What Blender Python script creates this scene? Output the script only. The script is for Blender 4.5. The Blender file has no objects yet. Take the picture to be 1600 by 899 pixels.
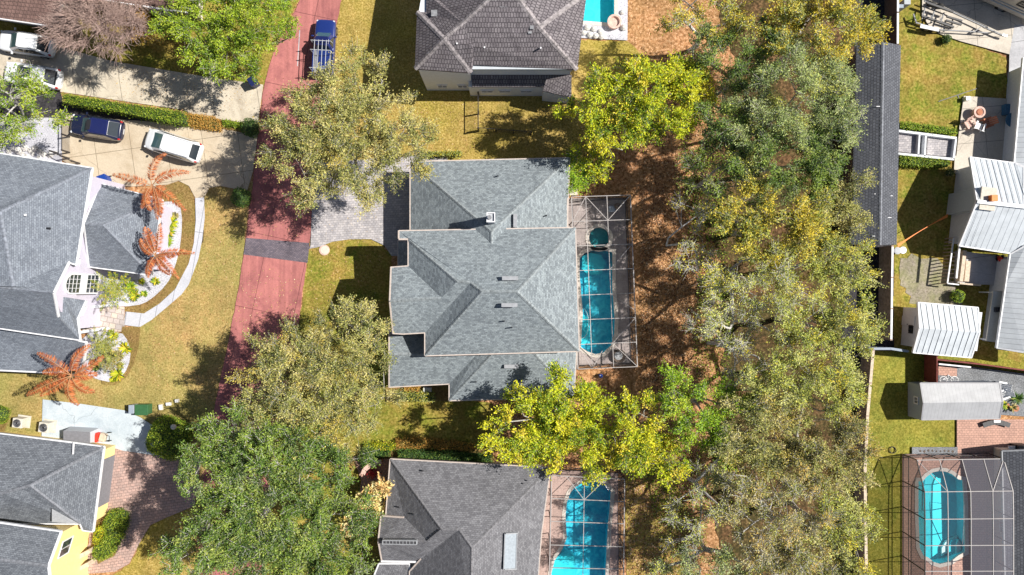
import bpy, bmesh, math, random
import numpy as np
from mathutils import Vector, Matrix
from mathutils.geometry import tessellate_polygon
random.seed(7); rng = np.random.default_rng(11)
sc = bpy.context.scene
col = sc.collection
R = math.radians
# ------------------------------------------------------------------ camera, sky, sun, exposure
H = 60.0; S = 18.0
cam_d = bpy.data.cameras.new('camera'); cam = bpy.data.objects.new('camera', cam_d); col.objects.link(cam)
cam.location = (0, 0, H); cam.rotation_euler = (0, 0, 0)
cam_d.sensor_width = 36; cam_d.lens = 36 * (H * S) / 1600.0
cam_d.clip_end = 1500; cam_d.clip_start = 0.5
sc.camera = cam
EL, AZ = 46.5, 10.0
w = bpy.data.worlds.new('World'); sc.world = w; w.use_nodes = True
wn = w.node_tree; sky = wn.nodes.new('ShaderNodeTexSky'); sky.sky_type = 'NISHITA'; sky.sun_disc = False
sky.sun_elevation = R(EL); sky.sun_rotation = R(90 - AZ)
bg = wn.nodes['Background']; bg.inputs[1].default_value = 0.05
wn.links.new(sky.outputs[0], bg.inputs[0])
sd = bpy.data.lights.new('sun', 'SUN'); sun = bpy.data.objects.new('sun', sd); col.objects.link(sun)
sd.energy = 5.0; sd.angle = R(0.5); sd.color = (1.0, 0.955, 0.88)
sun.rotation_euler = Vector((-math.cos(R(EL)) * math.cos(R(AZ)), -math.cos(R(EL)) * math.sin(R(AZ)), -math.sin(R(EL)))).to_track_quat('-Z', 'Y').to_euler()
sun.location = (60, 12, 70)
sc.view_settings.view_transform = 'Standard'; sc.view_settings.look = 'None'
sc.view_settings.exposure = 0.45; sc.view_settings.gamma = 1

def W(px, py, z=0.0):
    k = (H - z) / H / S
    return Vector(((px - 800) * k, (449.5 - py) * k, z))

sc.cycles.diffuse_bounces = 2
# ------------------------------------------------------------------ materials
M = {}
def newmat(name):
    m = bpy.data.materials.new(name); m.use_nodes = True
    M[name] = m
    return m, m.node_tree, m.node_tree.nodes['Principled BSDF']
def plain(name, c, rough=0.6, metal=0.0, coat=0.0, noise=0.12, scale=6.0):
    m, t, b = newmat(name)
    b.inputs['Roughness'].default_value = rough; b.inputs['Metallic'].default_value = metal
    b.inputs['Coat Weight'].default_value = coat
    tc = t.nodes.new('ShaderNodeTexCoord'); n = t.nodes.new('ShaderNodeTexNoise')
    n.inputs['Scale'].default_value = scale; n.inputs['Detail'].default_value = 4
    t.links.new(tc.outputs['Object'], n.inputs['Vector'])
    r = t.nodes.new('ShaderNodeValToRGB')
    r.color_ramp.elements[0].position = 0.3; r.color_ramp.elements[1].position = 0.7
    r.color_ramp.elements[0].color = tuple(max(0, x * (1 - noise)) for x in c) + (1,)
    r.color_ramp.elements[1].color = tuple(min(1, x * (1 + noise)) for x in c) + (1,)
    t.links.new(n.outputs['Fac'], r.inputs[0]); t.links.new(r.outputs[0], b.inputs['Base Color'])
    return m
def mixc(t, fac, a, b, mode='MIX'):
    n = t.nodes.new('ShaderNodeMix'); n.data_type = 'RGBA'; n.blend_type = mode
    for i, v in ((0, fac), (6, a), (7, b)):
        if hasattr(v, 'is_linked') or isinstance(v, bpy.types.NodeSocket): t.links.new(v, n.inputs[i])
        elif i == 0: n.inputs[0].default_value = v
        else: n.inputs[i].default_value = tuple(v) + (1,)
    return n.outputs[2]
def ramp(t, sock, stops):
    r = t.nodes.new('ShaderNodeValToRGB'); e = r.color_ramp.elements
    while len(e) < len(stops): e.new(0.5)
    for i, (p, c) in enumerate(stops):
        e[i].position = p; e[i].color = (tuple(c) + (1,)) if not isinstance(c, (int, float)) else (c, c, c, 1)
    t.links.new(sock, r.inputs[0]); return r.outputs[0]
def noise(t, vec, scale, detail=5, rough=0.6, dist=0.0):
    n = t.nodes.new('ShaderNodeTexNoise'); n.inputs['Scale'].default_value = scale
    n.inputs['Detail'].default_value = detail; n.inputs['Roughness'].default_value = rough; n.inputs['Distortion'].default_value = dist
    t.links.new(vec, n.inputs['Vector']); return n.outputs['Fac']
def bump(t, b, sock, dist=0.03, strength=0.6):
    n = t.nodes.new('ShaderNodeBump'); n.inputs['Distance'].default_value = dist; n.inputs['Strength'].default_value = strength
    t.links.new(sock, n.inputs['Height']); t.links.new(n.outputs[0], b.inputs['Normal'])
def ground_mat(name, fine, broad, fs=9.0, bs=0.25, broadmix=0.6, bmp=0.05, bstr=0.8, fine_stops=(0.32, 0.5, 0.68), speck=None):
    """fine: three colours by fine noise; broad: second palette of three colours mixed in by a large noise"""
    m, t, b = newmat(name); b.inputs['Roughness'].default_value = 0.9
    b.inputs['Specular IOR Level'].default_value = 0.15
    g = t.nodes.new('ShaderNodeNewGeometry'); v = g.outputs['Position']
    nf = noise(t, v, fs, 6, 0.7); nb = noise(t, v, bs, 5, 0.65, 0.4)
    c1 = ramp(t, nf, list(zip(fine_stops, fine))); c2 = ramp(t, nf, list(zip(fine_stops, broad)))
    fac = ramp(t, nb, [(0.5 - 0.12, 0.0), (0.5 + 0.12, float(broadmix))])
    c = mixc(t, fac, c1, c2)
    nm = noise(t, v, 1.3, 4, 0.7, 0.5); fm = ramp(t, nm, [(0.42, 0.0), (0.68, 0.55)]); c = mixc(t, fm, c, tuple(x * .6 + y * .4 for x, y in zip(broad[0], broad[1])))
    n2 = noise(t, v, 0.33, 4, 0.6, 0.3); f2 = ramp(t, n2, [(0.35, 0.84), (0.65, 1.1)]); c = mixc(t, 1.0, c, f2, 'MULTIPLY')
    if speck:
        vo = t.nodes.new('ShaderNodeTexVoronoi'); vo.inputs['Scale'].default_value = speck[1]; t.links.new(v, vo.inputs['Vector'])
        f2 = ramp(t, vo.outputs['Distance'], [(speck[2], 1.0), (speck[2] + 0.08, 0.0)])
        hs = t.nodes.new('ShaderNodeSeparateColor'); t.links.new(vo.outputs['Color'], hs.inputs[0])
        f3 = ramp(t, hs.outputs[0], [(0.45, 0.0), (0.55, 1.0)])
        mm = t.nodes.new('ShaderNodeMath'); mm.operation = 'MULTIPLY'; t.links.new(f2, mm.inputs[0]); t.links.new(f3, mm.inputs[1])
        c = mixc(t, mm.outputs[0], c, speck[0])
    t.links.new(c, b.inputs['Base Color'])
    bump(t, b, nf, bmp, bstr)
    return m
def brick_mat(name, c1, c2, mortar, bw, bh, ms=0.01, rot=0.0, uv=False, var=0.25, rough=0.85, stain=0.25, bias=0.0, offset=0.5, ns=0.6):
    m, t, b = newmat(name); b.inputs['Roughness'].default_value = rough; b.inputs['Specular IOR Level'].default_value = 0.25
    if uv: src = t.nodes.new('ShaderNodeTexCoord').outputs['UV']
    else: src = t.nodes.new('ShaderNodeNewGeometry').outputs['Position']
    mp = t.nodes.new('ShaderNodeMapping'); mp.inputs['Rotation'].default_value = (0, 0, rot); t.links.new(src, mp.inputs[0])
    br = t.nodes.new('ShaderNodeTexBrick'); t.links.new(mp.outputs[0], br.inputs['Vector'])
    br.inputs['Color1'].default_value = tuple(c1) + (1,); br.inputs['Color2'].default_value = tuple(c2) + (1,); br.inputs['Mortar'].default_value = tuple(mortar) + (1,)
    br.inputs['Scale'].default_value = 1; br.inputs['Brick Width'].default_value = bw; br.inputs['Row Height'].default_value = bh
    br.inputs['Mortar Size'].default_value = ms; br.inputs['Mortar Smooth'].default_value = 0.3; br.inputs['Bias'].default_value = bias
    br.offset = offset
    g = t.nodes.new('ShaderNodeNewGeometry').outputs['Position']
    nb = noise(t, g, ns, 6, 0.65, 0.3); f = ramp(t, nb, [(0.3, 1 - stain), (0.7, 1 + stain * 0.4)])
    c = mixc(t, 1.0, br.outputs['Color'], f, 'MULTIPLY')
    nf = noise(t, g, 14, 3); f2 = ramp(t, nf, [(0.3, 1 - var), (0.7, 1 + var * 0.5)])
    c = mixc(t, 1.0, c, f2, 'MULTIPLY')
    t.links.new(c, b.inputs['Base Color'])
    bump(t, b, br.outputs['Fac'], -0.012, 0.7)
    return m
def concrete_mat(name, c, dark, joint=None, jrot=0.0, crack=True, streak=False):
    m, t, b = newmat(name); b.inputs['Roughness'].default_value = 0.85; b.inputs['Specular IOR Level'].default_value = 0.2
    g = t.nodes.new('ShaderNodeNewGeometry').outputs['Position']
    nb = noise(t, g, 0.45, 7, 0.7, 0.6)
    cc = ramp(t, nb, [(0.33, dark), (0.55, c)])
    nf = noise(t, g, 9, 5, 0.7); f2 = ramp(t, nf, [(0.3, 0.84), (0.7, 1.08)])
    cc = mixc(t, 1.0, cc, f2, 'MULTIPLY')
    if streak:
        ms_ = t.nodes.new('ShaderNodeMapping'); ms_.inputs['Rotation'].default_value = (0, 0, jrot); ms_.inputs['Scale'].default_value = (1.6, .07, 1); t.links.new(g, ms_.inputs[0])
        f3 = ramp(t, noise(t, ms_.outputs[0], 1.0, 5, .6, .3), [(0.35, .78), (0.65, 1.12)]); cc = mixc(t, 1.0, cc, f3, 'MULTIPLY')
    if crack:
        wv = t.nodes.new('ShaderNodeTexVoronoi'); wv.feature = 'DISTANCE_TO_EDGE'; wv.inputs['Scale'].default_value = 0.14
        nz = t.nodes.new('ShaderNodeTexNoise'); nz.inputs['Scale'].default_value = 1.0; t.links.new(g, nz.inputs['Vector'])
        ad = t.nodes.new('ShaderNodeVectorMath'); ad.operation = 'ADD'; t.links.new(g, ad.inputs[0]); t.links.new(nz.outputs['Color'], ad.inputs[1])
        t.links.new(ad.outputs[0], wv.inputs['Vector'])
        f = ramp(t, wv.outputs['Distance'], [(0.0, 0.75), (0.0035, 0.0)])
        cc = mixc(t, f, cc, tuple(x * 0.45 for x in dark))
    if joint:
        mp = t.nodes.new('ShaderNodeMapping'); mp.inputs['Rotation'].default_value = (0, 0, jrot); t.links.new(g, mp.inputs[0])
        br = t.nodes.new('ShaderNodeTexBrick'); br.offset = 0; br.inputs['Scale'].default_value = 1
        br.inputs['Brick Width'].default_value = joint[0]; br.inputs['Row Height'].default_value = joint[1]; br.inputs['Mortar Size'].default_value = 0.022; br.inputs['Mortar Smooth'].default_value = 0.2
        t.links.new(mp.outputs[0], br.inputs['Vector'])
        cc = mixc(t, br.outputs['Fac'], cc, tuple(x * 0.4 for x in dark))
    t.links.new(cc, b.inputs['Base Color']); bump(t, b, nf, 0.01, 0.4)
    return m
def leaf_mat(name, trans=0.35):
    m, t, b = newmat(name)
    a = t.nodes.new('ShaderNodeAttribute'); a.attribute_name = 'tint'
    b.inputs['Roughness'].default_value = 0.55; b.inputs['Specular IOR Level'].default_value = 0.25
    t.links.new(a.outputs['Color'], b.inputs['Base Color'])
    tr = t.nodes.new('ShaderNodeBsdfTranslucent'); t.links.new(a.outputs['Color'], tr.inputs[0])
    mx = t.nodes.new('ShaderNodeMixShader'); mx.inputs[0].default_value = trans
    t.links.new(b.outputs[0], mx.inputs[1]); t.links.new(tr.outputs[0], mx.inputs[2])
    t.links.new(mx.outputs[0], t.nodes['Material Output'].inputs[0])
    return m
def screen_mat(name, c, op):
    m, t, b = newmat(name); b.inputs['Base Color'].default_value = tuple(c) + (1,); b.inputs['Roughness'].default_value = 0.5
    tr = t.nodes.new('ShaderNodeBsdfTransparent'); mx = t.nodes.new('ShaderNodeMixShader')
    lw = t.nodes.new('ShaderNodeLayerWeight'); lw.inputs[0].default_value = 0.5
    t.links.new(ramp(t, lw.outputs['Facing'], [(0.0, op), (0.8, min(1, op * 7))]), mx.inputs[0])
    t.links.new(tr.outputs[0], mx.inputs[1]); t.links.new(b.outputs[0], mx.inputs[2]); t.links.new(mx.outputs[0], t.nodes['Material Output'].inputs[0])
    return m
def water_mat(name, tint):
    m, t, b = newmat(name)
    g = t.nodes.new('ShaderNodeNewGeometry').outputs['Position']; nf = noise(t, g, 2.2, 4, 0.6, 0.8)
    bp = t.nodes.new('ShaderNodeBump'); bp.inputs['Distance'].default_value = 0.05; bp.inputs['Strength'].default_value = 0.35; t.links.new(nf, bp.inputs['Height'])
    gl = t.nodes.new('ShaderNodeBsdfGlossy'); gl.inputs['Roughness'].default_value = 0.03; t.links.new(bp.outputs[0], gl.inputs['Normal'])
    fr = t.nodes.new('ShaderNodeFresnel'); fr.inputs[0].default_value = 1.33; t.links.new(bp.outputs[0], fr.inputs['Normal'])
    tr = t.nodes.new('ShaderNodeBsdfTransparent'); tr.inputs[0].default_value = tuple(tint) + (1,)
    mx = t.nodes.new('ShaderNodeMixShader'); t.links.new(fr.outputs[0], mx.inputs[0]); t.links.new(tr.outputs[0], mx.inputs[1]); t.links.new(gl.outputs[0], mx.inputs[2])
    t.links.new(mx.outputs[0], t.nodes['Material Output'].inputs[0])
    return m
def plaster_mat(name, a, b2):
    m, t, b = newmat(name); b.inputs['Roughness'].default_value = 0.6
    g = t.nodes.new('ShaderNodeNewGeometry').outputs['Position']
    n1 = noise(t, g, 1.6, 4, 0.6, 1.2); c = ramp(t, n1, [(0.35, a), (0.65, b2)]); t.links.new(c, b.inputs['Base Color'])
    return m
def seam_mat(name, c, line, spacing=0.4, rough=0.4):
    m, t, b = newmat(name); b.inputs['Roughness'].default_value = rough; b.inputs['Metallic'].default_value = 0.0
    uv = t.nodes.new('ShaderNodeTexCoord').outputs['UV']; s = t.nodes.new('ShaderNodeSeparateXYZ'); t.links.new(uv, s.inputs[0])
    d = t.nodes.new('ShaderNodeMath'); d.operation = 'DIVIDE'; d.inputs[1].default_value = spacing; t.links.new(s.outputs[0], d.inputs[0])
    f = t.nodes.new('ShaderNodeMath'); f.operation = 'FRACT'; t.links.new(d.outputs[0], f.inputs[0])
    k = ramp(t, f.outputs[0], [(0.0, 1.0), (0.05, 1.0), (0.09, 0.0)])  # on metal roofs the dark seam line also paints in the rib's shadow
    g = t.nodes.new('ShaderNodeNewGeometry').outputs['Position']; nb = noise(t, g, 1.1, 6, 0.7); q = ramp(t, nb, [(0.3, 0.82), (0.65, 1.05)])
    cc = mixc(t, 1.0, mixc(t, k, c, line), q, 'MULTIPLY'); t.links.new(cc, b.inputs['Base Color'])
    return m

# grass and soils
ground_mat('ground_litter', [(0.08, 0.028, 0.012), (0.54, 0.26, 0.12), (0.84, 0.52, 0.32)], [(0.10, 0.06, 0.025), (0.34, 0.20, 0.075), (0.6, 0.42, 0.2)], 4.0, 0.12, 0.55, speck=((0.72, 0.42, 0.24), 5.0, 0.22))
ground_mat('grass_gold', [(0.17, 0.10, 0.03), (0.45, 0.30, 0.09), (0.70, 0.52, 0.22)], [(0.12, 0.115, 0.02), (0.36, 0.28, 0.05), (0.60, 0.48, 0.15)], 6.5, 0.16, 0.9)
ground_mat('grass_brownish', [(0.22, 0.125, 0.045), (0.47, 0.30, 0.115), (0.66, 0.47, 0.22)], [(0.13, 0.13, 0.035), (0.31, 0.28, 0.08), (0.48, 0.42, 0.16)], 6.5, 0.11, 0.9)
ground_mat('grass_green', [(0.05, 0.085, 0.01), (0.19, 0.225, 0.025), (0.42, 0.37, 0.08)], [(0.14, 0.085, 0.02), (0.38, 0.26, 0.06), (0.60, 0.42, 0.16)], 5.0, 0.4, 0.9)
ground_mat('grass_lush', [(0.06, 0.085, 0.012), (0.19, 0.215, 0.03), (0.40, 0.38, 0.08)], [(0.13, 0.12, 0.02), (0.34, 0.28, 0.045), (0.52, 0.42, 0.11)], 6.5, 0.4, 0.8)
ground_mat('mulch', [(0.08, 0.045, 0.02), (0.26, 0.155, 0.06), (0.42, 0.28, 0.12)], [(0.10, 0.08, 0.02), (0.28, 0.21, 0.06), (0.4, 0.3, 0.12)], 7.0, 0.5, 0.8)
ground_mat('bare_soil', [(0.16, 0.13, 0.11), (0.33, 0.28, 0.24), (0.45, 0.39, 0.34)], [(0.14, 0.16, 0.06), (0.30, 0.29, 0.14), (0.4, 0.36, 0.2)], 7.0, 0.5, 0.7)
ground_mat('white_pebble', [(0.26, 0.26, 0.30), (0.56, 0.56, 0.62), (0.75, 0.75, 0.8)], [(0.33, 0.33, 0.37), (0.62, 0.62, 0.67), (0.78, 0.78, 0.8)], 10.0, 0.5, 0.5, bmp=0.05)
ground_mat('grey_gravel', [(0.08, 0.09, 0.10), (0.20, 0.21, 0.23), (0.42, 0.43, 0.45)], [(0.1, 0.1, 0.1), (0.24, 0.25, 0.26), (0.5, 0.5, 0.5)], 10.0, 0.5, 0.5)
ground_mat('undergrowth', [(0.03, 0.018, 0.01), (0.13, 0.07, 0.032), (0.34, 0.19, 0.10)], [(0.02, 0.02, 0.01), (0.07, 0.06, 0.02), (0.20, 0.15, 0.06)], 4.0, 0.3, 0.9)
ground_mat('yard_shade_dark_mulch', [(0.02, 0.018, 0.018), (0.05, 0.045, 0.05), (0.11, 0.10, 0.11)], [(0.02, 0.02, 0.02), (0.05, 0.05, 0.055), (0.12, 0.11, 0.1)], 5.0, 0.3, 0.6)  # near-black tones hold the shade on the yard paving; also dark mulch
concrete_mat('road_red', (0.50, 0.19, 0.175), (0.33, 0.12, 0.12), (3.6, 6.5), R(12), crack=False, streak=True)
concrete_mat('concrete_warm', (0.58, 0.49, 0.37), (0.47, 0.38, 0.27), (3.1, 3.3), R(-8))
concrete_mat('concrete_aged', (0.62, 0.55, 0.44), (0.42, 0.36, 0.28), (3.9, 40), R(-8))
concrete_mat('concrete_pale', (0.56, 0.57, 0.62), (0.48, 0.49, 0.54), (1.25, 30), R(10), crack=False)
concrete_mat('concrete_blue', (0.56, 0.62, 0.66), (0.40, 0.47, 0.52), None)
concrete_mat('concrete_patio', (0.62, 0.56, 0.48), (0.50, 0.45, 0.38), (3, 3), R(-5))
concrete_mat('concrete_grey', (0.50, 0.50, 0.52), (0.36, 0.36, 0.38), (3, 3), R(-8))
brick_mat('paver_light', (0.62, 0.58, 0.58), (0.42, 0.40, 0.42), (0.25, 0.24, 0.25), 0.3, 0.2, 0.012, R(-3))
brick_mat('paver_pink', (0.60, 0.40, 0.34), (0.46, 0.33, 0.29), (0.28, 0.20, 0.18), 0.36, 0.24, 0.02, R(-8), stain=0.2)
brick_mat('paver_rose', (0.62, 0.37, 0.29), (0.50, 0.30, 0.24), (0.30, 0.2, 0.16), 0.3, 0.2, 0.015, 0.0, stain=0.1)
brick_mat('paver_grey', (0.24, 0.20, 0.23), (0.15, 0.13, 0.16), (0.07, 0.06, 0.08), 0.22, 0.11, 0.012, R(-4))
brick_mat('deck_taupe', (0.46, 0.40, 0.38), (0.40, 0.34, 0.33), (0.3, 0.25, 0.25), 0.8, 0.6, 0.01, 0.0, stain=0.3)
brick_mat('deck_peach', (0.56, 0.40, 0.35), (0.50, 0.36, 0.32), (0.38, 0.28, 0.25), 0.6, 0.6, 0.01, 0.0, stain=0.2)
brick_mat('stone_porch', (0.70, 0.58, 0.48), (0.50, 0.45, 0.44), (0.36, 0.3, 0.27), 0.55, 0.45, 0.03, 0.2, stain=0.2)
# roofs
brick_mat('shingle_blue', (0.33, 0.375, 0.40), (0.18, 0.207, 0.23), (0.14, 0.16, 0.17), 0.24, 0.14, 0.008, uv=True, var=0.35, stain=0.12, bias=-0.1)
brick_mat('shingle_slate', (0.265, 0.295, 0.34), (0.175, 0.197, 0.235), (0.11, 0.12, 0.15), 0.24, 0.14, 0.01, uv=True, var=0.3, stain=0.15)
brick_mat('shingle_brown', (0.25, 0.25, 0.268), (0.155, 0.154, 0.168), (0.09, 0.088, 0.098), 0.24, 0.15, 0.01, uv=True, var=0.3, stain=0.15)
brick_mat('shingle_dark', (0.225, 0.245, 0.275), (0.135, 0.148, 0.172), (0.07, 0.075, 0.09), 0.24, 0.14, 0.01, uv=True, var=0.3, stain=0.15)
brick_mat('shingle_charcoal', (0.15, 0.158, 0.18), (0.10, 0.106, 0.125), (0.06, 0.062, 0.072), 0.24, 0.22, 0.025, uv=True, var=0.3, stain=0.1)
brick_mat('roof_tile', (0.29, 0.262, 0.275), (0.21, 0.185, 0.20), (0.10, 0.088, 0.098), 0.22, 0.36, 0.035, uv=True, var=0.5, stain=0.3, ns=1.4)
brick_mat('roof_rust', (0.32, 0.20, 0.17), (0.24, 0.15, 0.13), (0.14, 0.09, 0.08), 0.33, 0.30, 0.03, uv=True, var=0.4, stain=0.3)
seam_mat('metal_white', (0.62, 0.66, 0.70), (0.20, 0.22, 0.25), 0.48)
seam_mat('metal_white_fine', (0.60, 0.63, 0.66), (0.30, 0.31, 0.33), 0.42)
seam_mat('metal_ribbed', (0.42, 0.425, 0.44), (0.30, 0.30, 0.32), 0.3)
seam_mat('wood_deck', (0.42, 0.30, 0.22), (0.14, 0.09, 0.06), 0.16, 0.8)
plain('cap_blue', (0.25, 0.28, 0.295), 0.85, noise=0.35, scale=5); plain('cap_slate', (0.20, 0.22, 0.26), 0.85, noise=0.35, scale=5)
plain('cap_brown', (0.17, 0.168, 0.18), 0.85, noise=0.35, scale=5); plain('cap_dark', (0.19, 0.20, 0.225), 0.85, noise=0.35, scale=5)
plain('cap_tile', (0.30, 0.27, 0.275), 0.85, noise=0.5, scale=4); plain('cap_white', (0.64, 0.67, 0.70), 0.5)
plain('trim_white', (0.78, 0.78, 0.80), 0.5); plain('trim_tan', (0.55, 0.47, 0.42), 0.6)
plain('wall_lavender', (0.56, 0.53, 0.63), 0.8, noise=0.05); plain('wall_white', (0.72, 0.74, 0.78), 0.8, noise=0.06)
plain('wall_grey', (0.45, 0.47, 0.50), 0.8, noise=0.06); plain('wall_yellow', (0.88, 0.68, 0.30), 0.8, noise=0.05)
plain('wall_cream', (0.62, 0.58, 0.50), 0.8, noise=0.08); plain('wall_blue_grey', (0.52, 0.56, 0.60), 0.7, noise=0.05)
plain('wall_slate', (0.30, 0.35, 0.42), 0.7, noise=0.05)
plain('glass_dark', (0.03, 0.04, 0.05), 0.08, noise=0.1, coat=0.5); plain('glass_teal', (0.07, 0.14, 0.15), 0.08, coat=0.6)
plain('glass_sky', (0.34, 0.38, 0.42), 0.15, coat=0.5)
plain('paint_white', (0.80, 0.82, 0.84), 0.3, coat=0.8, noise=0.02); plain('paint_blue', (0.012, 0.018, 0.10), 0.25, coat=1.0, noise=0.03)
plain('paint_navy', (0.012, 0.016, 0.045), 0.25, coat=1.0, noise=0.03); plain('paint_royal', (0.012, 0.03, 0.17), 0.3, coat=1.0, noise=0.03)
plain('paint_beige', (0.52, 0.47, 0.40), 0.4, coat=0.5, noise=0.08)
plain('tyre', (0.015, 0.015, 0.015), 0.8); plain('rim', (0.5, 0.5, 0.52), 0.3, metal=0.9); plain('black_plastic', (0.02, 0.02, 0.025), 0.5)
plain('lamp_red', (0.5, 0.02, 0.02), 0.3); plain('lamp_clear', (0.7, 0.72, 0.75), 0.2); plain('number_plate', (0.6, 0.6, 0.6), 0.5)
plain('bark', (0.40, 0.38, 0.34), 0.9, noise=0.4, scale=8); plain('bark_dark', (0.10, 0.075, 0.06), 0.9, noise=0.4)
plain('bark_white', (0.55, 0.53, 0.50), 0.9, noise=0.3, scale=8); plain('bark_pink', (0.42, 0.30, 0.26), 0.9, noise=0.4, scale=8)
plain('frame_bronze', (0.035, 0.03, 0.03), 0.5); plain('frame_white', (0.42, 0.39, 0.38), 0.5); plain('steel', (0.6, 0.6, 0.62), 0.35, metal=0.7)
plain('galvanised', (0.24, 0.245, 0.26), 0.6, metal=0.0, noise=0.25)
plain('blue_plastic', (0.01, 0.05, 0.28), 0.4); plain('navy_plastic', (0.012, 0.02, 0.09), 0.4); plain('green_metal', (0.04, 0.13, 0.05), 0.5)
plain('orange_mat', (0.85, 0.25, 0.01), 0.9); plain('red_fabric', (0.75, 0.04, 0.02), 0.6); plain('orange_fabric', (0.85, 0.22, 0.03), 0.6)
plain('wood_fence', (0.36, 0.27, 0.22), 0.9, noise=0.35, scale=4); plain('wood_red', (0.20, 0.045, 0.035), 0.8, noise=0.3); plain('wood_dark', (0.10, 0.065, 0.05), 0.9, noise=0.3)
plain('wood_pale', (0.62, 0.50, 0.38), 0.8, noise=0.2); plain('terracotta', (0.45, 0.17, 0.09), 0.8); plain('pink_stone', (0.66, 0.45, 0.38), 0.8, noise=0.2)
plain('plastic_white', (0.82, 0.82, 0.82), 0.4); plain('grey_roof', (0.20, 0.20, 0.22), 0.7); plain('flat_grey', (0.33, 0.34, 0.36), 0.8); plain('chimney_pale', (0.60, 0.55, 0.47), 0.8)
plain('teal_cover', (0.05, 0.16, 0.28), 0.6); plain('boulder', (0.6, 0.58, 0.55), 0.8, noise=0.3); plain('coping', (0.62, 0.56, 0.50), 0.8, noise=0.15)
plain('yellow_plastic', (0.8, 0.6, 0.05), 0.5)
leaf_mat('leaf', 0.18); leaf_mat('dry_leaf', 0.15)
screen_mat('mesh_screen', (0.10, 0.10, 0.12), 0.03); screen_mat('mesh_screen_pale', (0.22, 0.21, 0.27), 0.03); screen_mat('mesh_screen_dense', (0.17, 0.165, 0.21), 0.16)
water_mat('pool_water', (0.86, 0.99, 1.0)); water_mat('pool_water_deep', (0.8, 0.95, 0.96))
plaster_mat('pool_plaster', (0.01, 0.50, 0.72), (0.10, 0.82, 0.95)); plaster_mat('pool_plaster_deep', (0.02, 0.40, 0.42), (0.05, 0.55, 0.56)); plaster_mat('pool_plaster_aqua', (0.03, 0.66, 0.76), (0.06, 0.76, 0.84))

# ------------------------------------------------------------------ helpers
class MB:
    def __init__(s): s.v = []; s.f = []; s.uv = None; s.sm = False
    def add(s, vs, fs):
        o = len(s.v); s.v += [Vector(x) for x in vs]; s.f += [tuple(i + o for i in f) for f in fs]; return s
    def box(s, c, d, rz=0.0, taper=1.0):
        x, y, z = d[0] / 2, d[1] / 2, d[2] / 2; c = Vector(c); m = Matrix.Rotation(rz, 3, 'Z')
        vs = [c + m @ Vector((sx * x * (taper if sz > 0 else 1), sy * y * (taper if sz > 0 else 1), sz * z)) for sz in (-1, 1) for sx, sy in ((-1, -1), (1, -1), (1, 1), (-1, 1))]
        return s.add(vs, [(0, 3, 2, 1), (4, 5, 6, 7), (0, 1, 5, 4), (1, 2, 6, 5), (2, 3, 7, 6), (3, 0, 4, 7)])
    def bar(s, a, b, w=0.05, h=None):
        a = Vector(a); b = Vector(b); h = h or w; d = (b - a)
        if d.length < 1e-5: return s
        d.normalize(); up = Vector((0, 0, 1)) if abs(d.z) < 0.95 else Vector((1, 0, 0))
        x = d.cross(up).normalized() * w / 2; y = x.cross(d).normalized() * h / 2
        vs = [p + sx * x + sy * y for p in (a, b) for sx, sy in ((-1, -1), (1, -1), (1, 1), (-1, 1))]
        return s.add(vs, [(0, 3, 2, 1), (4, 5, 6, 7), (0, 1, 5, 4), (1, 2, 6, 5), (2, 3, 7, 6), (3, 0, 4, 7)])
    def tube(s, pts, rad, n=8):
        pts = [Vector(p) for p in pts]; rad = rad if isinstance(rad, (list, tuple)) else [rad] * len(pts); o = len(s.v)
        for i, p in enumerate(pts):
            d = (pts[min(i + 1, len(pts) - 1)] - pts[max(i - 1, 0)]).normalized(); up = Vector((0, 0, 1)) if abs(d.z) < 0.9 else Vector((1, 0, 0))
            x = d.cross(up).normalized(); y = x.cross(d)
            s.v += [p + (x * math.cos(2 * math.pi * k / n) + y * math.sin(2 * math.pi * k / n)) * rad[i] for k in range(n)]
        for i in range(len(pts) - 1):
            for k in range(n): s.f.append((o + i * n + k, o + i * n + (k + 1) % n, o + (i + 1) * n + (k + 1) % n, o + (i + 1) * n + k))
        s.f.append(tuple(o + k for k in range(n))); s.f.append(tuple(o + (len(pts) - 1) * n + k for k in reversed(range(n))))
        return s
    def cyl(s, c, r, h, n=20, r2=None):
        c = Vector(c); r2 = r if r2 is None else r2
        return s.tube_z(c, [(0, r), (h, r2)], n)
    def tube_z(s, c, prof, n=20, cap=True):
        o = len(s.v); c = Vector(c)
        for z, r in prof: s.v += [c + Vector((r * math.cos(2 * math.pi * k / n), r * math.sin(2 * math.pi * k / n), z)) for k in range(n)]
        for i in range(len(prof) - 1):
            for k in range(n): s.f.append((o + i * n + k, o + i * n + (k + 1) % n, o + (i + 1) * n + (k + 1) % n, o + (i + 1) * n + k))
        if cap: s.f.append(tuple(o + k for k in reversed(range(n)))); s.f.append(tuple(o + (len(prof) - 1) * n + k for k in range(n)))
        return s
    def prism(s, poly, z0, z1):
        n = len(poly); vs = [Vector((p[0], p[1], z0)) for p in poly] + [Vector((p[0], p[1], z1)) for p in poly]
        fs = [tuple(reversed(range(n))), tuple(range(n, 2 * n))] + [(i, (i + 1) % n, n + (i + 1) % n, n + i) for i in range(n)]
        return s.add(vs, fs)
def link(o): col.objects.link(o); return o
def thing(name, label, cat, base=(0, 0, 0), group=None, rz=0.0):
    o = bpy.data.objects.new(name, None); link(o); o.location = base; o.rotation_euler = (0, 0, rz); o.empty_display_size = 0.3
    tag(o, label, cat, group); return o
def tag(o, label=None, cat=None, group=None, kind=None):
    if label: o['label'] = label
    if cat: o['category'] = cat
    if group: o['group'] = group
    if kind: o['kind'] = kind
    return o
def wloc(p):
    v = Vector((0, 0, 0))
    while p is not None: v += p.location; p = p.parent
    return v
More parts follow.
